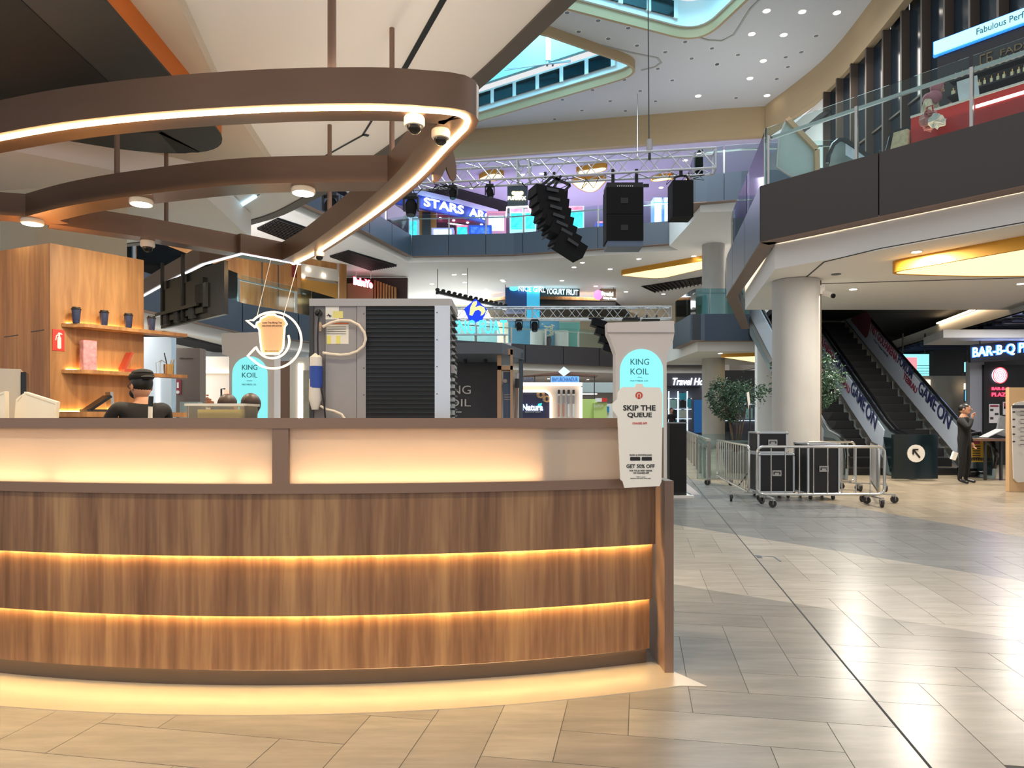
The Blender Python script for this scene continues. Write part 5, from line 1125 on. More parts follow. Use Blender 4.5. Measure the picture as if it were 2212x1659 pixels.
totem('display_totem', 'pale totem with a cyan lit arch reading KING KOIL behind the round neon sign', [(478,720),(592,716),(592,1080),(495,1080),(495,770),(480,765)], archpx(502,578,770,1060), 12.6,
      (('KING',(523,788,556,799)),('KOIL',(523,805,556,815.5)),('MATTRESS CO.',(523,829,554,832.5)),('-',(533,822,545,823))), ())
bo = thing('mattress_booth', 'black exhibition booth with white KING KOIL lettering behind the cooling unit', 'booth', W(1060,1000,18))
rbox(930,765,1074,1040,19,.2,'back_wall', mat('charcoal_wall','3c3d44',.5), bo)
MB().prism([xy(W(930,0,16.5)), xy(W(1084,0,16.5)), xy(W(1131,0,18.2)), xy(W(1100,0,20)), xy(W(930,0,20))], W(0,768,17).z, W(0,745,17).z).build('roof_slab', mat('booth_slab','5a6068',.5), bo)
for s, b_ in (('KING',(948,833,1017,851)),('KOIL',(948,862,1017,878)),('-',(985,889,997,891))): letters(s, W(b_[0],b_[3],18.98), X, Z, (b_[2]-b_[0])/F*19, (b_[3]-b_[1])/F*19, M_white, bo, d=.02)
MB().tube([W(985,770,18), W(1070,771,18)], .02, 6).build('track_rail', M_black, bo)
for px in (1005,1049): MB().tube([W(px,772,18), W(px,786,18)], .05, 10).build('track_spot', M_black, bo)
M_tan = mat('tan_panel','c39a78',.6)
q = MB(); YK = 17.2
q.box(((W(1075,0,YK).x+W(1083,0,YK).x)/2,YK,W(0,757,YK).z/2),(.10,.5,W(0,757,YK).z)); q.box(((W(1075,0,YK).x+W(1108,0,YK).x)/2,YK,W(0,762,YK).z),(.38,.5,.14)); q.box(((W(1075,0,YK).x+W(1108,0,YK).x)/2,YK,W(0,796,YK).z),(.38,.5,.10)); q.box((W(1105,0,YK).x,YK,W(0,757,YK).z/2),(.06,.5,W(0,757,YK).z)); q.build('tan_frame', M_tan, bo)
rbox(1087,803,1105,1000,YK+.1,.05,'blue_poster', mat('blue_poster','6f8fb8',.5), bo)
for py in (852,857,862): rbox(1089,py,1103,py+1.5,YK+.08,.02,'poster_line', M_paper, bo)
MB().lathe([(0,0),(.05,0),(.05,.015),(0,.015)], W(1091,823,YK+.07), 14, axis='Y').build('poster_emblem', M_paper, bo)
rbox(1121,770,1130,1000,18.2,.3,'grey_post', mat('booth_grey','4d5a66',.5), bo); rbox(1108,762,1130,772,18.0,.3,'grey_lintel', MATS['booth_grey'], bo)
fl = thing('tilted_stand', 'slim bronze stand with a black collar leaning at the black booth', 'stand', (0,16.4,0)); MB().tube([Vector((W(1106,0,16.4).x,16.4,0)), W(1117,835,16.4)], .03, 8).build('pole', M_bronze2, fl); MB().tube([W(1116,838,16.4), W(1117,818,16.4)], .05, 8).build('collar', M_black, fl); MB().tube([W(1117,818,16.4), W(1117.5,806,16.4)], .045, 8).build('head', M_gal, fl)

# ------------------------------------------------------------------ stage trusses
def truss(a, b, w, bays, label, rc=.024, rb=.012):
    a, b = Vector(a), Vector(b); u = (b-a).normalized(); s = u.cross(Z).normalized(); L = (b-a).length; t = thing('stage_truss', label, 'truss', a)
    cs = [s*sx*w/2+Z*sz*w/2 for sx, sz in ((-1,-1),(1,-1),(1,1),(-1,1))]
    for c in cs: MB().tube([a+c, b+c], rc, 8).build('chord', M_alu, t, smooth=True)
    for f in range(4):
        c0, c1 = cs[f], cs[(f+1)%4]
        for k in range(bays):
            p, q_ = (c0, c1) if k%2 == 0 else (c1, c0); MB().tube([a+u*(L*k/bays)+p, a+u*(L*(k+1)/bays)+q_], rb, 5).build('brace', M_alu, t)
    for e in (a, b, (a+b)/2-u*.12, (a+b)/2+u*.12):
        for f in range(4): MB().tube([e+cs[f], e+cs[(f+1)%4]], rc*.8, 6).build('end_frame', M_alu, t)
    return t, a, u
T1, ta, tu = truss((-3.6,15.35,6.55),(4.1,14.35,6.62),.40,24,'upper aluminium stage truss carrying the loudspeakers')
T2, tb_, tu2 = truss((-4.2,24.2,4.98),(5.36,24.0,4.98),.40,30,'lower aluminium stage truss in front of the far gallery')
def wire(p, q, label, r=.012): tag(MB().tube([p,q], r, 5).build('suspension_wire', M_dark), label, 'wire')
wire(W(1402,330,14.5), WZ(1398,-150,16.98) if False else Vector((3.157,16.6,16.99)), 'thin steel cable rising from the chain hoist to the roof')
wire(W(1377,340,15), (W(1377,0,15).x,15,16.9) if False else WZ(1377,203,16.98), 'thin dark cable left of the chain hoist')
ho = thing('chain_hoist', 'grey cylindrical chain hoist above the upper truss', 'hoist', W(1403,328,14.5)); MB().tube([W(1403,326,14.5), W(1403,302,14.5)], .06, 14).build('motor_body', M_gal, ho, smooth=True); MB().tube([W(1403,345,14.5), W(1403,326,14.5)], .03, 10).build('hook_block', M_dark, ho)
la = thing('line_array', 'curved black line array of loudspeakers hanging from the upper truss', 'loudspeaker', W(1205,550,14.7)); YA = 14.6
cen = [(1183,421,4),(1186,440,6),(1190,458,9),(1196,476,12),(1203,493,17),(1213,510,22),(1226,532,27)]
M_spk = mat('speaker_black','0d0d0f',.7,spec=.25,bump=.15,vscale=40)
for k, (px, py, ang) in enumerate(cen):
    c = W(px, py, YA); bx_ = MB().box(c,(.70 if k < 6 else .66,.46,.205 if k < 6 else .28), ry=math.radians(ang), rz=.35).build('cabinet', M_spk, la)
    MB().box(c+Vector((.09,-.255,.02)),(.26,.02,.06), ry=math.radians(ang), rz=.35).build('rear_plate', mat('connector_plate','37393d',.5,.2), la); MB().box(c+Vector((-.33,-.02,0)),(.02,.3,.10), ry=math.radians(ang), rz=.35).build('rigging_side', M_dark, la)
for a_, b_ in (((1158,412),(1192,382)),((1192,382),(1232,400)),((1232,400),(1212,420)),((1212,380),(1192,412)),((1175,408),(1205,384))): MB().bar(W(*a_,YA-.1), W(*b_,YA-.1), .04, .05).build('fly_frame', M_black, la)
for px in (1178,1197): MB().tube([W(px,385,YA), W(px,372,YA)], .03, 8).build('clamp', M_black, la)
sb = thing('hanging_subwoofer', 'pair of stacked square black bass cabinets hanging from the upper truss', 'loudspeaker', W(1350,545,14.4)); YU = 14.3
for y0, y1 in ((404,462),(463,519)):
    o = rbox(1310,y0,1390,y1,YU,.55,'cabinet', M_spk, sb)
    rbox(1341,(y0+y1)/2-6,1357,(y0+y1)/2+6,YU-.01,.02,'badge', M_black, o)
rbox(1312,519,1389,532,YU+.03,.5,'lower_frame', mat('blue_grey_metal','5b6a80',.4,.3), sb); rbox(1311,394,1389,404,YU+.02,.5,'fly_bumper', M_black, sb)
for px in (1324,1375): MB().tube([W(px,396,YU+.2), W(px,366,YU+.2)], .035, 8).build('clamp', M_black, sb)
for k in range(8): MB().lathe([(.012,0),(.012,.01)], W(1334+k*4.6,402,YU+.01), 8, axis='Y').build('pin_hole', M_paper, sb)
rbox(1390,397,1402,403,YU+.1,.05,'link_bar', M_black, sb)
s1 = thing('hanging_speaker', 'single black cabinet hanging at the right end of the upper truss', 'loudspeaker', W(1475,468,14.2)); rbox(1453,389,1498,467,14.2,.45,'cabinet', M_spk, s1); MB().tube([W(a,b,14.3) for a, b in ((1456,392),(1458,383),(1470,379),(1482,380),(1488,389))], .025, 6).build('yoke', M_black, s1); MB().tube([W(1471,380,14.3), W(1471,368,14.3)], .035, 8).build('clamp', M_black, s1)
def mover(px, py, Y_, h, label, tilt=0, group='stage lamps on the trusses', zt=None):
    c = W(px, py, Y_); t = thing('stage_lamp', label, 'stage lamp', c, 0, group); r = h*.30
    MB().box(c+Z*(h*.42),(r*1.7,r*1.3,h*.14)).build('base', M_black, t); MB().box(c+Vector((-r*.95,0,h*.1)),(r*.25,r*.8,h*.55)).build('yoke_arm', M_black, t); MB().box(c+Vector((r*.95,0,h*.1)),(r*.25,r*.8,h*.55)).build('yoke_arm', M_black, t)
    d = Vector((math.sin(tilt),-.25,-math.cos(tilt))).normalized(); MB().tube([c-d*h*.22+Z*h*.05, c-d*h*.1, c+d*h*.25, c+d*h*.4], [r*.55,r*.8,r*.75,r*.62], 12).build('head', M_spk, t, smooth=True)
    MB().tube([c+Z*h*.49, Vector((c.x,c.y,zt or c.z+h*.62))], .02, 6).build('clamp', M_dark, t)
    ln_ = MB().tube([c+d*h*.4, c+d*h*.405], r*.55, 12).build('lens', mat('lens_glass','4a5058',.1), t)
zt1, zt2 = 6.42, 4.82
mover(978,417,14.95,.32,'stage lamp on the upper truss in front of the blue arcade sign',zt=zt1); mover(1058,415,14.9,.32,'stage lamp on the upper truss left of the line array',.15,zt=zt1)
mover(888,446,15.1,.52,'big stage lamp half hidden by the canopy light line',zt=zt1); mover(715,445,15.3,.56,'big stage lamp seen between the canopy beams',zt=zt1)
mover(1121,704,24,.42,'left stage lamp of a pair on the lower truss',.1,zt=zt2); mover(1155,704,24,.48,'right stage lamp of a pair on the lower truss',zt=zt2)
a2 = thing('line_array', 'small tilted black line array at the right of the lower truss', 'loudspeaker', W(1305,770,23.8))
for k in range(4): MB().box(W(1293+k*8.5,700+k*18,23.6),(.50,.4,.26), ry=math.radians(17)).build('cabinet', M_spk, a2)
MB().box(W(1288,688,23.7),(.5,.1,.06)).build('fly_frame', M_black, a2); MB().tube([W(1287,688,23.9), (W(1287,0,23.9).x,23.9,4.8)], .03, 6).build('clamp', M_black, a2)
for px, nm in ((1365,'flat black lamp bar under the lower truss above the right totem'),(1408,'black camera like lamp under the lower truss above the right totem')):
    t = thing('lamp_bar', nm, 'stage lamp', W(px,690,23.9)); rbox(px-19,686,px+18,692,23.8,.3,'bar_body', M_black, t); rbox(px-12,680,px-9,686,23.9,.1,'clamp', M_dark, t); rbox(px+9,680,px+12,686,23.9,.1,'clamp', M_dark, t)
cb = MB(); rr = random.Random(11)
for k in range(26):
    s = rr.uniform(.1,.97); p = ta+tu*(7.76*s)+Z*-.2+Vector((0,rr.uniform(-.2,.2),0)); cb.tube([p, p+Vector((rr.uniform(-.15,.15),0,rr.uniform(-.22,-.05))), p+Vector((rr.uniform(-.3,.3),0,rr.uniform(-.1,.02)))], .009, 5)
tag(cb.build('truss_cables', M_black), 'loose black cables looped along the underside of the upper truss', 'cable', kind='stuff')

# ------------------------------------------------------------------ far galleries
P1 = [(-11.6,15.0),(-11,21.3),(-10.2,27),(-8.65,30),(-6,38),(.65,41.6),(6.5,44.4),(13,44.6)]
P2 = [(-12.5,20),(-9.5,25),(-6.7,32.5),(-5.3,37.4),(0,37.0),(8.1,34.6),(7.2,28.2),(9.0,27.7),(13.4,27.2)]
fascia(P1[4:], 4.68, 5.8, 8, mat('charcoal_fascia','3f3f47',.5,.05), 'trim_10', 'dark curved edge of the far first floor gallery')
fascia(P1[:5], 4.68, 5.8, 8, M_grey, 'trim_11', 'blue grey edge of the left first floor gallery behind the hanging screen')
fascia(P2[3:6], 10.0, 11.1, 7, M_grey, 'trim_12', 'blue grey edge of the second floor below the arcade')
fascia(P2[:4], 10.0, 11.1, 8, M_grey, 'trim_13', 'blue grey edge of the left second floor gallery above the kiosk')
fascia(P2[5:], 10.0, 11.1, 5, M_grey, 'trim_14', 'blue grey edge of the right second floor bridge')
railing(P1[4:], 5.8, 9, 'clear glass railing along the far first floor gallery', 1.1)
railing(P1[:5], 5.8, 8, 'clear glass railing along the left first floor gallery', 1.1)
railing(P2[3:6], 11.1, 7, 'clear glass railing in front of the arcade', 1.1)
railing(P2[:4], 11.1, 7, 'clear glass railing along the left second floor gallery', 1.1)
railing(P2[5:], 11.1, 5, 'clear glass railing along the right second floor bridge', 1.1)
def off(path, d): # simple inset of a path to its left
    P = [Vector(p) for p in path]; out = []
    for i in range(len(P)):
        a = (P[min(i+1,len(P)-1)]-P[max(i-1,0)]).normalized(); out.append(tuple(P[i]+Vector((-a.y,a.x))*d))
    return out
struct('ceiling', MB().prism(off(P1,.4)+[(16.2,44.9),(16.2,62),(-24,62),(-24,15)], 4.3, 5.79), M_ceil, 'white ground floor soffit under the far gallery', 'ceiling')
struct('ceiling', MB().prism(off(P2[:6],.45)+[(7.6,34.2),(7.6,28.6),(14,28.0),(14,62),(-24,62),(-24,19)], 9.75, 11.075), M_ceil, 'white first floor soffit with downlights below the arcade', 'ceiling')
struct('ceiling', MB().prism([(-9,39.9),(-2.65,38.5),(10.6,35.9),(14,35.4),(14,62),(-24,62),(-24,40)], 15.45, 15.6), mat('lilac_light_tint','cfc8e2',.7), 'lilac lit ceiling over the arcade floor', 'ceiling')  # purple arcade light is painted into the white ceiling's colour
struct('floor', MB().prism([(-24,46),(14,46),(14,62),(-24,62)], 11.0, 11.08), M_white, 'upper arcade floor', 'floor')
struct('wall_far', MB().prism(rect(-24,60,16.2,60.3), 0, 15.5), mat('far_wall','c9c2bd',.7,var=.06,vscale=.4), 'pale back wall of all far shop floors', 'wall')
struct('wall_far.003', MB().prism(rect(16.0,31.5,16.2,60), 0, 4.3), MATS.get('side_wall') or mat('side_wall','b9b3ae',.7), 'pale right wall of the ground floor behind the travel shop', 'wall')
struct('wall_far.001', MB().prism(rect(13.8,31.4,14.0,60), 4.3, 15.5), mat('side_wall','b9b3ae',.7), 'pale right wall of the far shop floors', 'wall')
struct('wall_far.002', MB().prism(rect(-24.3,15,-24,60), 0, 15.5), MATS['side_wall'], 'pale left wall of the far shop floors', 'wall')
for px, py in ((1240,577),(1258,567),(1318,581),(1499,553),(1085,605) ,(1003,592),(981,593),(933,613),(1004,610),(1050,625),(1088,608),(1214,606),(1287,618),(1352,630),(1433,635),(1380,559)): downlight(px, py, 9.75, True, 'small glowing downlight in the white first floor soffit', 'first floor soffit downlights', .13)
for px, py in ((1170,375),(1019,406),(1130,377),(1428,405),(1480,346)): downlight(px, py, 15.45, True, 'small glowing downlight in the lilac lit arcade ceiling', 'arcade ceiling downlights', .14)
for px, py in ((1180,809),(1275,813),(1270,820),(1185,818),(1556,763)): downlight(px, py, 4.3, True, 'small glowing downlight under the far first floor gallery', 'far hall downlights', .10)
# warm light boxes on the arcade ceiling
for pts, lb_ in (([(1030,388),(1062,374),(1092,378),(1070,393)],'cream light box on the arcade ceiling above the stage lamps'), ([(1232,392),(1312,388),(1290,412),(1272,417),(1250,408)],'drop shaped cream light box behind the line array'), ([(1240,371),(1310,360),(1312,368),(1260,380)],'thin amber light box above the upper truss'), ([(1405,388),(1450,383),(1455,387),(1410,394)],'small amber light strip beside the single hanging cabinet')):
    pl = round_poly([xy(WZ(*p,15.2)) for p in pts], [.4]*len(pts), 4); dropped_box('ceiling_light_box', lb_, pl, 15.2, 15.45, M_yellow, M_panel, 0, None)
def grille(pts, z, n, label, m=M_black):
    q = [WZ(*p, z) for p in pts]; t = thing('slat_grille', label, 'ceiling grille', q[0]-Z*.1)
    MB().prism([xy(p) for p in q], z-.02, z).build('backing', m, t)
    for k in range(n):
        a = q[0].lerp(q[1], (k+.5)/n); b = q[3].lerp(q[2], (k+.5)/n); MB().bar(a-Z*.06, b-Z*.06, .06, .08).build('slat', mat('slat_dark','2a282b',.5), t)
grille([(555,492),(600,470),(690,500),(645,527)], 9.74, 12, 'black slatted ceiling panel seen between the canopy beams')
grille([(712,552),(752,540),(858,572),(800,582)], 9.74, 12, 'black slatted ceiling panel right of the canopy tip')
grille([(1385,618),(1520,597),(1520,612),(1412,630)], 9.74, 14, 'long black slatted ceiling panel left of the far column')
grille([(905,412),(965,400),(1100,437),(1100,458)], 15.44, 24, 'dark slatted ceiling above the blue arcade sign')
# ---- arcade floor
ar = thing('arcade_sign', 'curved blue fascia with glowing white letters STARS ARC', 'sign', (-3,40,13.0))
ap = smooth_path([(-6.4,37.9),(-5.1,38.9),(-3.0,40.6),(-.9,42.6)], 6); MB().band(ap, 12.95, 13.65, -.1, .1).build('blue_band', mat('royal_blue','1d2f92',.5,emit=.25,ecol='1d2f92',sample=False), ar, smooth=True)
MB().band(ap, 13.66, 13.95, -.3, .1).build('lilac_band', mat('lilac_band','b3addb',.6), ar, smooth=True)
M_stars = glow('cyan_white_letters','e4fbff',2.6)
for s, p0, p1 in (('STARS',(-4.95,38.9),(-2.9,40.55)),('ARC',(-2.6,40.82),(-1.32,41.98))):
    a, b = Vector((*p0,0)), Vector((*p1,0)); u = (b-a).normalized(); letters(s, a+u.cross(Z)*.2+Z*13.05, u, Z, (b-a).length, .48, M_stars, ar, d=.06, bold=.015)
aw = thing('arcade_shopfront', 'orange and red arcade shopfront under the curved blue sign', 'shop front', W(960,510,41.5))
rbox(905,455,942,520,40.2,.2,'orange_frame', mat('amber_frame','c47f3a',.6), aw); rbox(945,455,1045,480,43.3,.1,'red_soffit', mat('arcade_red','8e2f4a',.5), aw); rbox(905,470,1100,530,44.5,.2,'dark_interior', mat('arcade_dark','4a2438',.6), aw)
rbox(912,458,930,515,40.1,.05,'dark_door', M_dark, aw)
for px, py in ((951,471),(980,476),(1010,481),(1040,485)): MB().ell(W(px,py,43.2),(.09,.09,.05),8,6).build('lamp', glow('arcade_lamp','fff0ff',4), aw)
MB().bar(W(968,482,43), W(1006,488,43), .1, .06).build('tube_lamp', glow('arcade_tube','ffe9d8',3), aw)
def machine(px0,py0,px1,py1,Y_,label,scr,head=None,frame='cfeef6'):
    t = thing('arcade_machine', label, 'arcade machine', (W((px0+px1)/2,0,Y_).x,Y_,11.08)); a, b = W(px0,py1,Y_), W(px1,py0,Y_)
    MB().box(((a.x+b.x)/2,Y_+.4,(11.08+b.z)/2),(b.x-a.x,.8,b.z-11.08)).build('cabinet', mat('cab_'+frame,frame,.4,emit=.5,ecol=frame,sample=False), t); h = b.z-a.z
    MB().box(((a.x+b.x)/2,Y_-.02,a.z+h*.42),((b.x-a.x)*.80,.04,h*.70)).build('glowing_window', scr, t)
    if head: MB().box(((a.x+b.x)/2,Y_-.02,b.z-h*.10),((b.x-a.x)*.85,.04,h*.14)).build('header', head, t)
def screen(name, col, e, var=.5): return mat(name, col, .4, emit=e, sample=False) if not var else _scr(name, col, e, var)
def _scr(name, col, e, var):
    m = mat(name, col, .4, emit=e, sample=False); nt = m.node_tree; b = nt.nodes['Principled BSDF']
    if any(n.type == 'TEX_VORONOI' for n in nt.nodes): return m
    v = nt.nodes.new('ShaderNodeTexVoronoi'); v.inputs['Scale'].default_value = 5; tc = nt.nodes.new('ShaderNodeTexCoord'); r = nt.nodes.new('ShaderNodeValToRGB'); c = s2l(col)
    r.color_ramp.elements[0].color = tuple(min(1,x*1.6+.05) for x in c[:3])+(1,); r.color_ramp.elements[1].color = tuple(x*(1-var) for x in c[:3])+(1,); r.color_ramp.elements[1].position = .8
    nt.links.new(tc.outputs['Object'], v.inputs[0]); nt.links.new(v.outputs[0], r.inputs[0]); nt.links.new(r.outputs[0], b.inputs['Emission Color']); return m
S_cy = screen('claw_cyan','28c8e8',1.7); S_pk = screen('pink_header','ff7a9a',1.3,.3); S_bl = screen('blue_deep','2a5ae8',1.4); S_wh = screen('white_screen','d8e6ff',1.7,.4)
machine(1101,450,1131,499,40,'glowing cyan claw machine below the dark FUNMAX cube, left of two',S_cy,S_pk); machine(1133,450,1158,498,40.1,'glowing cyan claw machine below the dark FUNMAX cube, right of two',S_cy,S_pk)
machine(1226,445,1262,495,40,'glowing cyan claw machine right of the line array',S_cy,S_pk); machine(1051,456,1093,502,40.3,'pink arcade cabinet with a pale poster right of the blue sign',S_wh,None,'d88aa8')
machine(985,486,1012,508,39.4,'low red and cyan game counter in the arcade',S_cy,S_pk,'d0506a'); machine(1012,486,1062,506,39.2,'low long blue game counter in the arcade',S_bl,None,'2a55c8'); machine(932,492,980,510,39.2,'low lilac game counter left in the arcade',S_wh,None,'b0a6d8')
machine(1288,478,1312,500,40,'small blue and pink game cabinet beside the bass cabinets',S_bl,S_pk,'3a50b0')
for k, (a, b) in enumerate(((1412,1430),(1434,1450))): machine(a,426,b,484,39+k*.2,('bright white blue screen wall behind the hanging cabinets, left panel','bright white blue screen wall behind the hanging cabinets, right panel')[k],S_wh,S_wh,'6fa8e0')
machine(884,468,902,512,38.6,'stacked cyan game screens at the left corner of the arcade',S_cy,None,'9fb8c8')
fx = thing('arcade_cube_sign', 'dark hanging cube sign reading FUNMAX with a glowing emblem', 'sign', W(1122,445,40)); rbox(1096,401,1140,445,39.6,1.2,'cube', mat('cube_dark','3d454a',.5), fx); letters('FUNMAX', W(1097,432,39.58), X, Z, 1.02, .2, glow('cube_letters','fff8dc',2.4), fx, d=.03, bold=.05)
em = MB(); 
for dx, dy, r_ in ((-8,-2,.12),(8,-2,.12),(0,0,.16),(-4,5,.1),(5,5,.1)): em.ell(W(1118+dx,419+dy,39.58),(r_*1.1,.03,r_),10,6)
em.build('emblem', glow('emblem_yellow','ffef9a',2), fx); MB().bar(W(1118,401,40.1), Vector((W(1118,0,40.1).x,40.1,15.46)), .08).build('drop_rod', M_dark, fx); MB().tube([W(a,b,39.6) for a, b in ((1093,470),(1095,448),(1140,446),(1148,460))], .05, 6).build('neon_edge', glow('neon_white','ffffff',3), fx)
# ---- first floor far shops
struct('wall_shop', MB().prism(rect(-6,52,13.8,52.3), 5.7, 9.75), mat('shop_back','d8c7ab',.7), 'warm lit back wall of the far first floor shops', 'wall')
def poster(px0,py0,px1,py1,Y_,m,label,cat='poster',z0=None):
    t = thing('hoarding' if cat == 'hoarding' else 'poster', label, cat, W((px0+px1)/2,py1,Y_)); rbox(px0,py0,px1,py1,Y_,.1,'printed_face', m, t); rbox(px0,py0-1,px1,py0,Y_-.02,.12,'top_edge', M_alu, t); return t
t = poster(1098,690,1208,760,46.5,mat('blue_hoarding','6fb0cf',.5,var=.35,vscale=.6),'blue printed hoarding with white plinths on the far first floor','hoarding')
for px, w_ in ((1160,16),(1213,14)): MB().lathe([(.45,5.82),(.45,7.1),(0,7.1)], (W(px,0,46).x,46,0), 20).build('printed_plinth', M_white, t)
t = poster(1208,696,1253,760,46.3,mat('teal_hoarding','6fb3a8',.5,var=.2,vscale=.5),'teal hoarding panel right of the blue hoarding','hoarding')
fw = thing('flower_display', 'small bouquet display on the far gallery before the blue hoarding', 'flowers', W(1186,745,45.6)); MB().lathe([(.10,5.81),(.16,6.5),(.12,6.7)], (W(1186,0,45.6).x,45.6,0), 12).build('vase', M_dark, fw); q = MB(); rr = random.Random(8)
for k in range(30): q.ell((W(1186,0,45.6).x+rr.gauss(0,.18),45.6+rr.gauss(0,.1),7.1+rr.gauss(0,.25)),(.07,.07,.05),6,4)
q.build('blossoms', mat('cream_blossom','e6dfc0',.7,var=.3,vscale=8), fw)
ng = thing('yogurt_kiosk', 'blue hanging kiosk box with glowing NICE GIRL YOGURT FRUIT sign', 'kiosk sign', W(1130,660,45)); rbox(1092,620,1138,668,45,2.0,'blue_box', mat('kiosk_blue','1f4a86',.45), ng); rbox(1138,618,1166,690,44.9,.3,'cyan_panel', mat('kiosk_cyan','3fb0d8',.4,emit=.5,ecol='3fb0d8',sample=False), ng)
M_ng = glow('ice_letters','d2f6ff',1.6); rbox(1118,616,1252,640,45.4,.1,'sign_backing', mat('sign_backing','2b2622',.6), ng)
for s, (x0_,y0_,x1_,y1_) in (('NICE GIRL',(1120,617,1178,629)),('YOGURT FRUIT',(1180,622,1249,635))): letters(s, W(x0_,y1_,44.8), (X-Z*.05), Z, (x1_-x0_)/F*44.8, (y1_-y0_)/F*44.8*.92, M_ng, ng, d=.08, bold=.01)
q = MB(); q.ell(W(1110,612,44.8),(.22,.05,.26),14,8); q.ell(W(1110,623,44.8),(.28,.05,.16),14,8); q.build('emblem', glow('cyan_emblem','58dcf0',1.5), ng)
for px in (1112,1193,1240): MB().tube([W(px,615,45.5), (W(px,0,45.5).x,45.5,9.76)], .03, 5).build('drop_rod', M_dark, ng)
sg2 = thing('bakery_sign', 'pink apple and white Strudel lettering hanging on the first floor', 'sign', W(1300,650,45)); q = MB(); q.ell(W(1292,637,44.9),(.28,.06,.32),14,10); q.build('apple', glow('apple_pink','f57ab8',1.4), sg2); MB().bar(W(1292,628,44.9), W(1295,622,44.9), .06).build('apple_stalk', M_paper, sg2)
letters('Strudel', W(1299,638,44.9), X-Z*.06, Z, .75, .26, M_stars, sg2, d=.05, bold=.03); letters('Bakery House', W(1303,647,44.9), X-Z*.06, Z, .82, .17, M_stars, sg2, d=.05, bold=.03); rbox(1296,624,1330,650,45.1,.08,'sign_board', mat('sign_brown','6b4a34',.6), sg2)
for px in (1300,1325): MB().tube([W(px,626,45.1), (W(px,0,45.1).x,45.1,9.76)], .02, 5).build('drop_rod', M_dark, sg2)
cn = thing('dark_canopy', 'wide dark canopy with timber edge hanging behind the yogurt sign', 'canopy', W(1180,655,49)); MB().prism([xy(W(1050,0,47.5)),xy(W(1110,0,46.2)),xy(W(1330,0,47.2)),xy(W(1360,0,52)),xy(W(1060,0,52))], 8.9, 9.25).build('dark_top', mat('canopy_dark','241f1c',.6), cn); MB().band([xy(W(1050,0,47.5)),xy(W(1110,0,46.2)),xy(W(1330,0,47.2))], 9.25, 9.45, 0, .05).build('timber_edge', M_woodf, cn)
lr = thing('lamp_gantry', 'black curved lamp gantry running to the yogurt sign', 'lamp gantry', W(1000,645,41)); gp = [W(945,632,39.5),W(985,641,40.5),W(1040,653,42),W(1092,664,44)]
for a, b in zip(gp, gp[1:]): MB().bar(a, b, .3, .16).build('gantry_beam', M_black, lr); MB().bar(a-Z*.14, b-Z*.14, .12, .05).build('light_line', glow('gantry_light','ffffff',2.5), lr)
for k in range(14): p = gp[0].lerp(gp[3], k/13); MB().ell(p+Z*.16,(.13,.1,.10),8,6).build('spot_head', M_black, lr)
for p in (gp[0],gp[3]): MB().tube([p, Vector((p.x,p.y,9.76))], .02, 5).build('drop_rod', M_dark, lr)
nf = thing('furniture_sign', 'glowing cyan ING FUAT letters with a blue yellow diamond emblem', 'sign', W(1035,745,17.3)); YI = 17.3
letters('KING FUAT', W(968,721,YI), X, Z, (1095-968)/F*YI, .33, glow('cyan_letters','4fd2ee',1.0), nf, d=.05, bold=.015); rbox(957,721,1097,724,YI,.1,'letter_rail', M_alu, nf)
dm = [(1027,645),(1052,668),(1042,690),(1027,696),(1012,690),(1002,668)]; MB().ext(board_from_px(dm, YI), (0,YI,0), X, Z, .08).build('diamond', glow('diamond_blue','1238d8',.8), nf)
MB().ext(board_from_px([(1014,680),(1016,664),(1022,652),(1030,650),(1030,656),(1026,664),(1036,660),(1046,664),(1049,672),(1043,680),(1038,682),(1040,674),(1034,669),(1026,671),(1020,682)], YI-.02), (0,YI-.02,0), X, Z, .03).build('emblem', glow('emblem_cream','e8e08c',.9), nf)
for px in (975,1090): MB().bar(W(px,722,YI+.1), Vector((W(px,0,YI+.1).x,YI+.1,3.2)), .05).build('support', M_alu, nf)
MB().box((W(1030,0,YI+.1).x,YI+.12,3.23),(1.7,.2,.06)).build('mount_bar', M_alu, nf); MB().bar(W(1027,692,YI+.05), W(1027,722,YI+.05), .05).build('emblem_post', M_alu, nf); wire(W(1010,655,39.2), Vector((W(1010,0,39.2).x,39.2,9.75)), 'thin cable hanging from the far soffit above the blue diamond emblem', .015)
struct('wall_shop.001', MB().prism(rect(-6,47.5,-1,47.7), 5.7, 8.0), mat('pale_teal','a9d2d2',.4), 'pale teal shop glazing behind the cyan letters', 'wall')
# ---- ground floor far shops
def shopbox(px0,py0,px1,Y_,dep,m,name,par): a, b = W(px0,py0,Y_), W(px1,py0,Y_); return MB().box(((a.x+b.x)/2,Y_+dep/2,a.z/2),(b.x-a.x,dep,a.z)).build(name, m, par)
nt_ = thing('natura_booth', 'white rounded booth with dark glowing Natura panel', 'booth', W(1190,960,28)); shopbox(1120,832,1255,28,1.2,mat('booth_white','d9cfc8',.6),'booth_wall',nt_); rbox(1120,826,1258,833,27.8,1.4,'light_cap', mat('booth_glow','fff2e4',.6,emit=1.3,ecol='fff0e0',sample=False), nt_)
rbox(1125,847,1187,1010,27.95,.1,'dark_panel', mat('navy_panel','2f2f4e',.4), nt_); MB().tube([W(1126,845,27.9),W(1178,845,27.9),W(1186,849,27.9),W(1190,858,27.9),W(1190,1000,27.9)], .05, 6).build('light_edge', glow('booth_edge','ffe2b8',2.5), nt_)
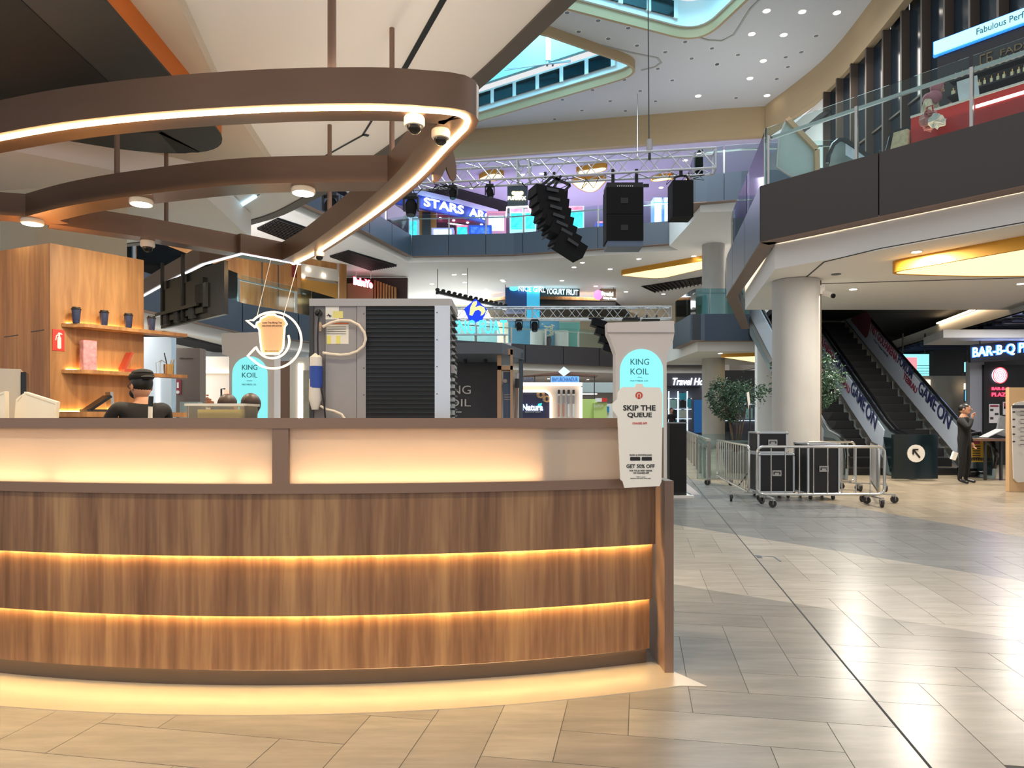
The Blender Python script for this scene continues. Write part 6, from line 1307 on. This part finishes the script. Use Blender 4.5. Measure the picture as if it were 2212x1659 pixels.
letters('Natura', W(1128,887,27.94), X, Z, .82, .26, glow('natura_letters','d8f4ff',2), nt_, d=.03, bold=.03); letters('essence of nature', W(1134,891,27.94), X, Z, .62, .06, M_paper, nt_, d=.02); MB().ext(board_from_px([(1160,880),(1163,872),(1171,871),(1168,878)],27.92),(0,27.92,0),X,Z,.02).build('leaf_mark', glow('leaf_teal','36d8c0',1.2), nt_)
fm = MB(); rr = random.Random(4)
for cx_, cy_ in ((1168,853),(1181,862)):
    for k in range(12): a = k*math.pi/6; fm.ell(W(cx_+6*math.cos(a),cy_+6*math.sin(a),27.93),(.07,.015,.03),8,4)
fm.build('flower_print', mat('gold_print','b08a64',.6), nt_)
for k in range(4):
    px = 1205+k*10.5; rbox(px,842,px+5,851,27.9,.05,'spec_head', M_dark, nt_); rbox(px,851,px+5,854,27.9,.05,'spec_band', M_white, nt_); rbox(px+.5,855,px+4.5,872,27.9,.05,'spec_body', M_gal2, nt_); rbox(px+.5,873,px+4,900,27.9,.05,'spec_tail', mat('copper_bar','c08a76',.5) if k < 2 else M_white, nt_)
rbox(1252,836,1258,1000,27.9,.2,'lit_corner', glow('lit_corner','ffe4c4',1.6), nt_)
rc = thing('canopy_sign', 'brown winged canopy with blue outlined hanging sign and white diamond', 'sign', W(1218,830,34)); MB().ext(board_from_px([(1125,812),(1212,803),(1218,800),(1224,803),(1292,811),(1292,813),(1224,808),(1212,808)],34),(0,34,0),X,Z,1.2).build('wing', mat('wing_brown','7a5044',.6), rc)
MB().ext(board_from_px([(1218,792),(1232,803),(1218,813),(1206,803)],33.9),(0,33.9,0),X,Z,.1).build('diamond', mat('diamond_white','cfe0f4',.5,emit=.5,ecol='cfe0f4',sample=False), rc); rbox(1190,813,1251,826,33.9,.1,'sign_frame', mat('sign_blue','6fa6e8',.5,emit=.6,ecol='6fa6e8',sample=False), rc); letters('BAYURCHANDUR', W(1193,824,33.88), X, Z, 1.22, .2, mat('sign_navy','27508e',.5), rc, d=.03)
letters('LISA', W(1131,824,33.88), X, Z, .5, .2, mat('sign_navy','27508e',.5), rc, d=.04)
for px in (1154,1283): rbox(px,809,px+2,1000,34.1,.06,'post', M_dark, rc)
lm = thing('toy_booth', 'white and lime green promotional booth left of the right totem', 'booth', W(1300,960,33)); shopbox(1258,862,1290,32,.6,mat('lime','b9cf7a',.6),'lime_panel',lm); shopbox(1283,870,1311,31.5,.6,MATS['lime'],'lime_front',lm); letters('PORORO'[:0]+'OUTLIT', W(1283,880,31.45), X, Z, .42, .12, M_white, lm, d=.02)
rbox(1258,826,1328,848,36,.1,'frosted_board', mat('frosted_grey','b9c2c2',.6), lm); rbox(1286,860,1300,868,31.4,.1,'white_block', M_white, lm); rbox(1300,860,1311,868,31.4,.1,'red_block', M_red, lm); rbox(1310,872,1330,1000,32.2,.3,'white_side', M_white, lm); rbox(1311,878,1316,890,32.1,.05,'blue_mark', mat('blue_mark','2f7fc8',.5), lm); rbox(1258,850,1290,852,35,.1,'strip_lamp', glow('strip_white','ffffff',2.5), lm)
# travel shop
YT = 40.0
ts_ = thing('travel_shop', 'dark shopfront with glowing Travel House lettering beyond the far column', 'shop front', W(1560,950,YT)); shopbox(1435,808,1700,YT+.5,.3,mat('slate_front','5a5b68',.6),'shop_wall',ts_); rbox(1435,806,1520,834,YT+.2,.2,'sign_band', mat('sign_slate','43444f',.5), ts_)
letters('Travel House', W(1453,832,YT+.18), X, Z, 2.35, .40, glow('travel_letters','f4f8ff',2.6), ts_, d=.06, bold=.01, shear=.25)
rbox(1500,864,1520,935,YT+.4,.1,'blue_doorway', mat('blue_doorway','2a5f9a',.5,emit=.2,ecol='2f78c8',sample=False), ts_)
for py in (860,883,904): rbox(1444,py,1494,py+1.5,YT+.3,.2,'shelf', glow('lit_shelf_edge','d8eaf4',.9), ts_)
for px in (1445,1465,1485): rbox(px,845,px+1.2,935,YT+.3,.2,'upright', MATS['lit_shelf_edge'], ts_)
for py in (872,908): rbox(1565,py,1695,py+1.5,YT+.3,.2,'shelf', MATS['lit_shelf_edge'], ts_)
rbox(1560,800,1700,830,YT+.3,.2,'dark_fascia', M_dark, ts_)
cs0 = None; cols = ['38a8c8','2a2f36','9fd0d4','2c3a40','c9d8d4','3d5a54']; rr = random.Random(6)
spots = [(1448,863,1462,881,2),(1468,849,1483,863,0),(1468,866,1483,881,1),(1468,886,1483,902,4),(1486,862,1493,880,0),(1448,886,1462,903,1),(1448,908,1463,926,0),(1468,908,1483,928,1),(1633,848,1650,870,4),(1654,846,1672,870,5),(1635,882,1651,903,4),(1654,882,1670,905,1),(1567,880,1585,906,3),(1567,912,1582,932,1),(1600,850,1612,870,0),(1612,882,1626,905,2)]
for k, (a, b, c, d, q_) in enumerate(spots):
    t = thing('suitcase', '%s suitcase on the travel shop shelves, %s' % (('cyan','black','pale blue','dark teal','silver','green')[q_], ('second column top','third column top','third column second','third column third','right sliver top','second column third','second column low','third column low','right bay upper left','right bay upper right','right bay middle left','right bay middle right','behind the tree trunk top','behind the tree trunk low','behind the tree crown','right of the tree trunk')[k]), 'suitcase', W((a+c)/2,d,YT+.2), 0, 'suitcases in the travel shop')
    p0, p1 = W(a,d,YT+.1), W(c,b,YT+.1); MB().prism(rrect(p0.x,YT+.05,p1.x,YT+.30,.05), p0.z, p1.z).build('shell', mat('case_'+cols[q_],cols[q_],.35), t)
    MB().box(((p0.x+p1.x)/2,YT+.18,p1.z+.03),(.16,.05,.06)).build('handle', M_dark, t)
for px, py, Y_, lb_, top in ((1450,880,38,'person in dark top at the travel shop, beside the right totem edge','2a2226'),(1664,893,36,'person in dark clothes seated beside the thick column','241f20')):
    p = W(px,905,Y_); person('person', lb_, (p.x,Y_,0), .5 if px < 1500 else -1.0, mat('cloth_'+top,top,.8), M_blk, M_blackg, scale=1.14 if px < 1500 else 1.0)
st = thing('lighting_stand', 'thin black light stand with a pale flag left of the thick column', 'stand', W(1620,1050,14.6)); MB().tube([Vector((W(1621,0,14.6).x,14.6,0)), W(1620,875,14.6)], .016, 8).build('pole', M_black, st); MB().ext(board_from_px([(1613,848),(1618,846),(1622,880),(1617,884)],14.6),(0,14.6,0),X,Z,.01).build('flag', M_paper, st)
for a in (0,2.1,4.2): MB().tube([Vector((W(1621,0,14.6).x,14.6,.35)), Vector((W(1621,0,14.6).x+.3*math.cos(a),14.6+.3*math.sin(a),.01))], .012, 6).build('leg', M_black, st)

# ------------------------------------------------------------------ left side: wood facade, corridor shops
wf = thing('timber_frontage', 'timber clad first floor shopfront behind the neon sign', 'shop front', (-11,37,5.8))
fa = [(-17.5,30.5),(-12.8,34.5),(-9.4,38.0)]
MB().band(fa, 5.7, 9.76, -.3, 0).build('cladding', M_woodf, wf)
def fpt(px, py, back=0):      # point on the facade's right-hand face
    A, B = Vector((-12.8,34.5)), Vector((-9.4,38.0)); d = B-A; k = (px-CX)/F; t = (k*A.y-A.x)/(d.x-k*d.y); p = A+d*t; return Vector((p.x,p.y,EYE+(HZ-py)/F*p.y))
fu = (fpt(730,600)-fpt(650,600)); fu.z = 0; fu.normalize(); fn = fu.cross(Z)
def fquad(px0,py0,px1,py1,name,m,outd=.02,th=.05):
    a, b = fpt(px0,py1), fpt(px1,py0); L_ = (Vector((b.x,b.y,0))-Vector((a.x,a.y,0))).length; zz = EYE+(HZ-py0)/F*((a.y+b.y)/2); MB().ext(rect(0,a.z,L_,zz), Vector((a.x,a.y,0))+fn*outd, fu, Z, th).build(name, m, wf)
fquad(650,602,730,660,'orange_recess', mat('lit_veneer','b07f35',.5)); fquad(650,576,730,602,'white_soffit', mat('recess_white','d8cfc2',.6)); fquad(640,560,648,660,'timber_post', M_woodf, .12); fquad(731,565,746,660,'timber_post', M_woodf, .12); fquad(630,570,640,598,'red_sign', mat('hose_red','7a1f24',.5), .05); fquad(565,560,567,660,'panel_joint', M_dark, .01,.02); fquad(600,560,602,660,'panel_joint', M_dark, .01,.02)
for px, py in ((665,582),(698,595),(654,598)): MB().ell(fpt(px,py)+fn*.06,(.10,.06,.06),8,6).build('lamp', M_down, wf)
bs_ = thing('dessert_shop', 'dark brown shop with vertical timber fins beside the timber facade', 'shop front', W(800,744,41)); rbox(746,600,880,742,41.5,.3,'dark_wall', mat('brown_dark','3b2520',.6), bs_); rbox(750,612,806,680,41.2,.2,'curved_screen', mat('pale_screen','b08a68',.5), bs_)
for k in range(8): rbox(808+k*6.2,605+k*2.2,812+k*6.2,680,41.0,.2,'timber_fin', M_woodf, bs_)
bu = thing('dessert_sign', 'pink glowing Bubuyo sign hanging before the timber fins', 'sign', W(785,620,40)); letters('BubuYo', W(764,615,40), X-Z*.22, Z, 1.1, .44, glow('pink_white_letters','ffd6e0',2.2), bu, d=.06, bold=.06); letters('BubuYo', W(763,615.6,40.05), X-Z*.22, Z, 1.14, .5, glow('red_halo','e0284a',1.4), bu, d=.02, bold=.12, name='halo_lettering')
for px in (769,801): MB().tube([W(px,602,40), (W(px,0,40).x,40,9.76)], .02, 5).build('drop_rod', M_paper, bu)
struct('wall_corridor', MB().prism([(-24,24.5),(-8.9,31.0),(-9.0,31.3),(-24,24.9)], 0, 4.3), mat('corridor_wall','cfd4d8',.7), 'pale corridor wall at the far left of the ground floor', 'wall')
YC = 21.0
bp = thing('hose_cabinet', 'tall brown cabinet panel with a red fire hose sign in the left corridor', 'cabinet', W(402,960,YC)); shopbox(374,752,432,YC,.4,mat('cabinet_brown','6f5f55',.5),'door_panel',bp); rbox(378,820,391,852,YC-.02,.03,'hose_sign', mat('hose_sign_red','8e2a30',.5), bp); rbox(382,826,386,838,YC-.03,.02,'symbol', M_paper, bp); MB().lathe([(0,0),(.05,0),(.05,.02),(0,.02)], W(384.5,847,YC-.03), 12, axis='Y').build('round_mark', M_paper, bp)
letters('KIDstockroom', W(388,776,YC-.01), X, Z, .4, .05, mat('faint_print','4a3d36',.5), bp, d=.01); rbox(370,750,374,1000,YC,.2,'steel_edge', M_alu, bp)
grille([(300,720),(355,716),(500,752),(500,764)], 4.28, 26, 'black slatted ceiling strip over the left corridor')
wl = thing('lit_column', 'pale wall end with a white light line left of the brown cabinet', 'wall panel', W(345,960,20)); shopbox(305,728,370,20.3,.3,mat('pale_end','bcc8d2',.6),'wall_end',wl); rbox(338,810,342,1000,20.25,.05,'light_line', glow('white_line','ffffff',3), wl)
cf = thing('corridor_shop', 'warm lit cafe interior with plants behind the brown cabinet', 'shop front', W(465,960,23)); shopbox(432,770,500,23.5,.3,mat('cafe_wall','d8d0c4',.6),'cafe_wall',cf); rbox(432,800,496,806,23.4,.1,'cove_light', glow('cafe_cove','fff0d8',.9), cf); rbox(455,872,480,900,22.6,.3,'planter_box', M_dark, cf)
pl2 = MB(); rr = random.Random(9)
for k in range(50): p = W(452+rr.gauss(0,6),868+rr.gauss(0,6),22.6); pl2.ell(p,(.05,.04,.03),6,4)
pl2.build('dry_foliage', mat('rust_leaf','a8643c',.7,var=.3,vscale=6), cf)
for px in (434,478): MB().tube([W(px,900,22.4), W(px,840,22.4), W(px+8,840,22.4)], .03, 6).build('post_lamp', M_black, cf)
rbox(484,842,492,875,22.8,.1,'red_lamp', glow('red_lamp','ff8a70',1.4), cf); rbox(388,868,428,960,20.6,.3,'glass_case', mat('glass_case','9aa39a',.2,var=.2,vscale=4), cf)
rs_ = thing('corridor_store', 'brown shop wall with twin white light lines left of the cooling unit', 'shop front', W(640,960,24)); shopbox(592,780,626,24.2,.3,mat('brown_store','6b5040',.6),'brown_wall',rs_); shopbox(626,772,668,24,.3,mat('pale_store','b8b2a6',.6),'pale_wall',rs_)
for px in (644,651): rbox(px,785,px+2.5,1000,23.95,.05,'light_line', glow('warm_line','fff2d8',4), rs_)
rbox(655,800,668,1000,23.9,.1,'display_case', mat('display_case','8f8a78',.3,var=.3,vscale=5), rs_); rbox(595,860,600,1000,23.8,.1,'white_stand', M_white, rs_)
up = thing('upper_display', 'colourful bottles in a glass display on the upper left gallery', 'display', W(325,570,22)); rbox(308,558,360,637,25,.3,'display_wall', mat('display_dark','3a4248',.3), up)
for k, c_ in enumerate(('3fae4a','4fc85a','d8a23a','b8b8b8')): rbox(312+k*8,560,318+k*8,572,24.8,.1,'bottle', glow('bottle_'+c_,c_,.7), up)
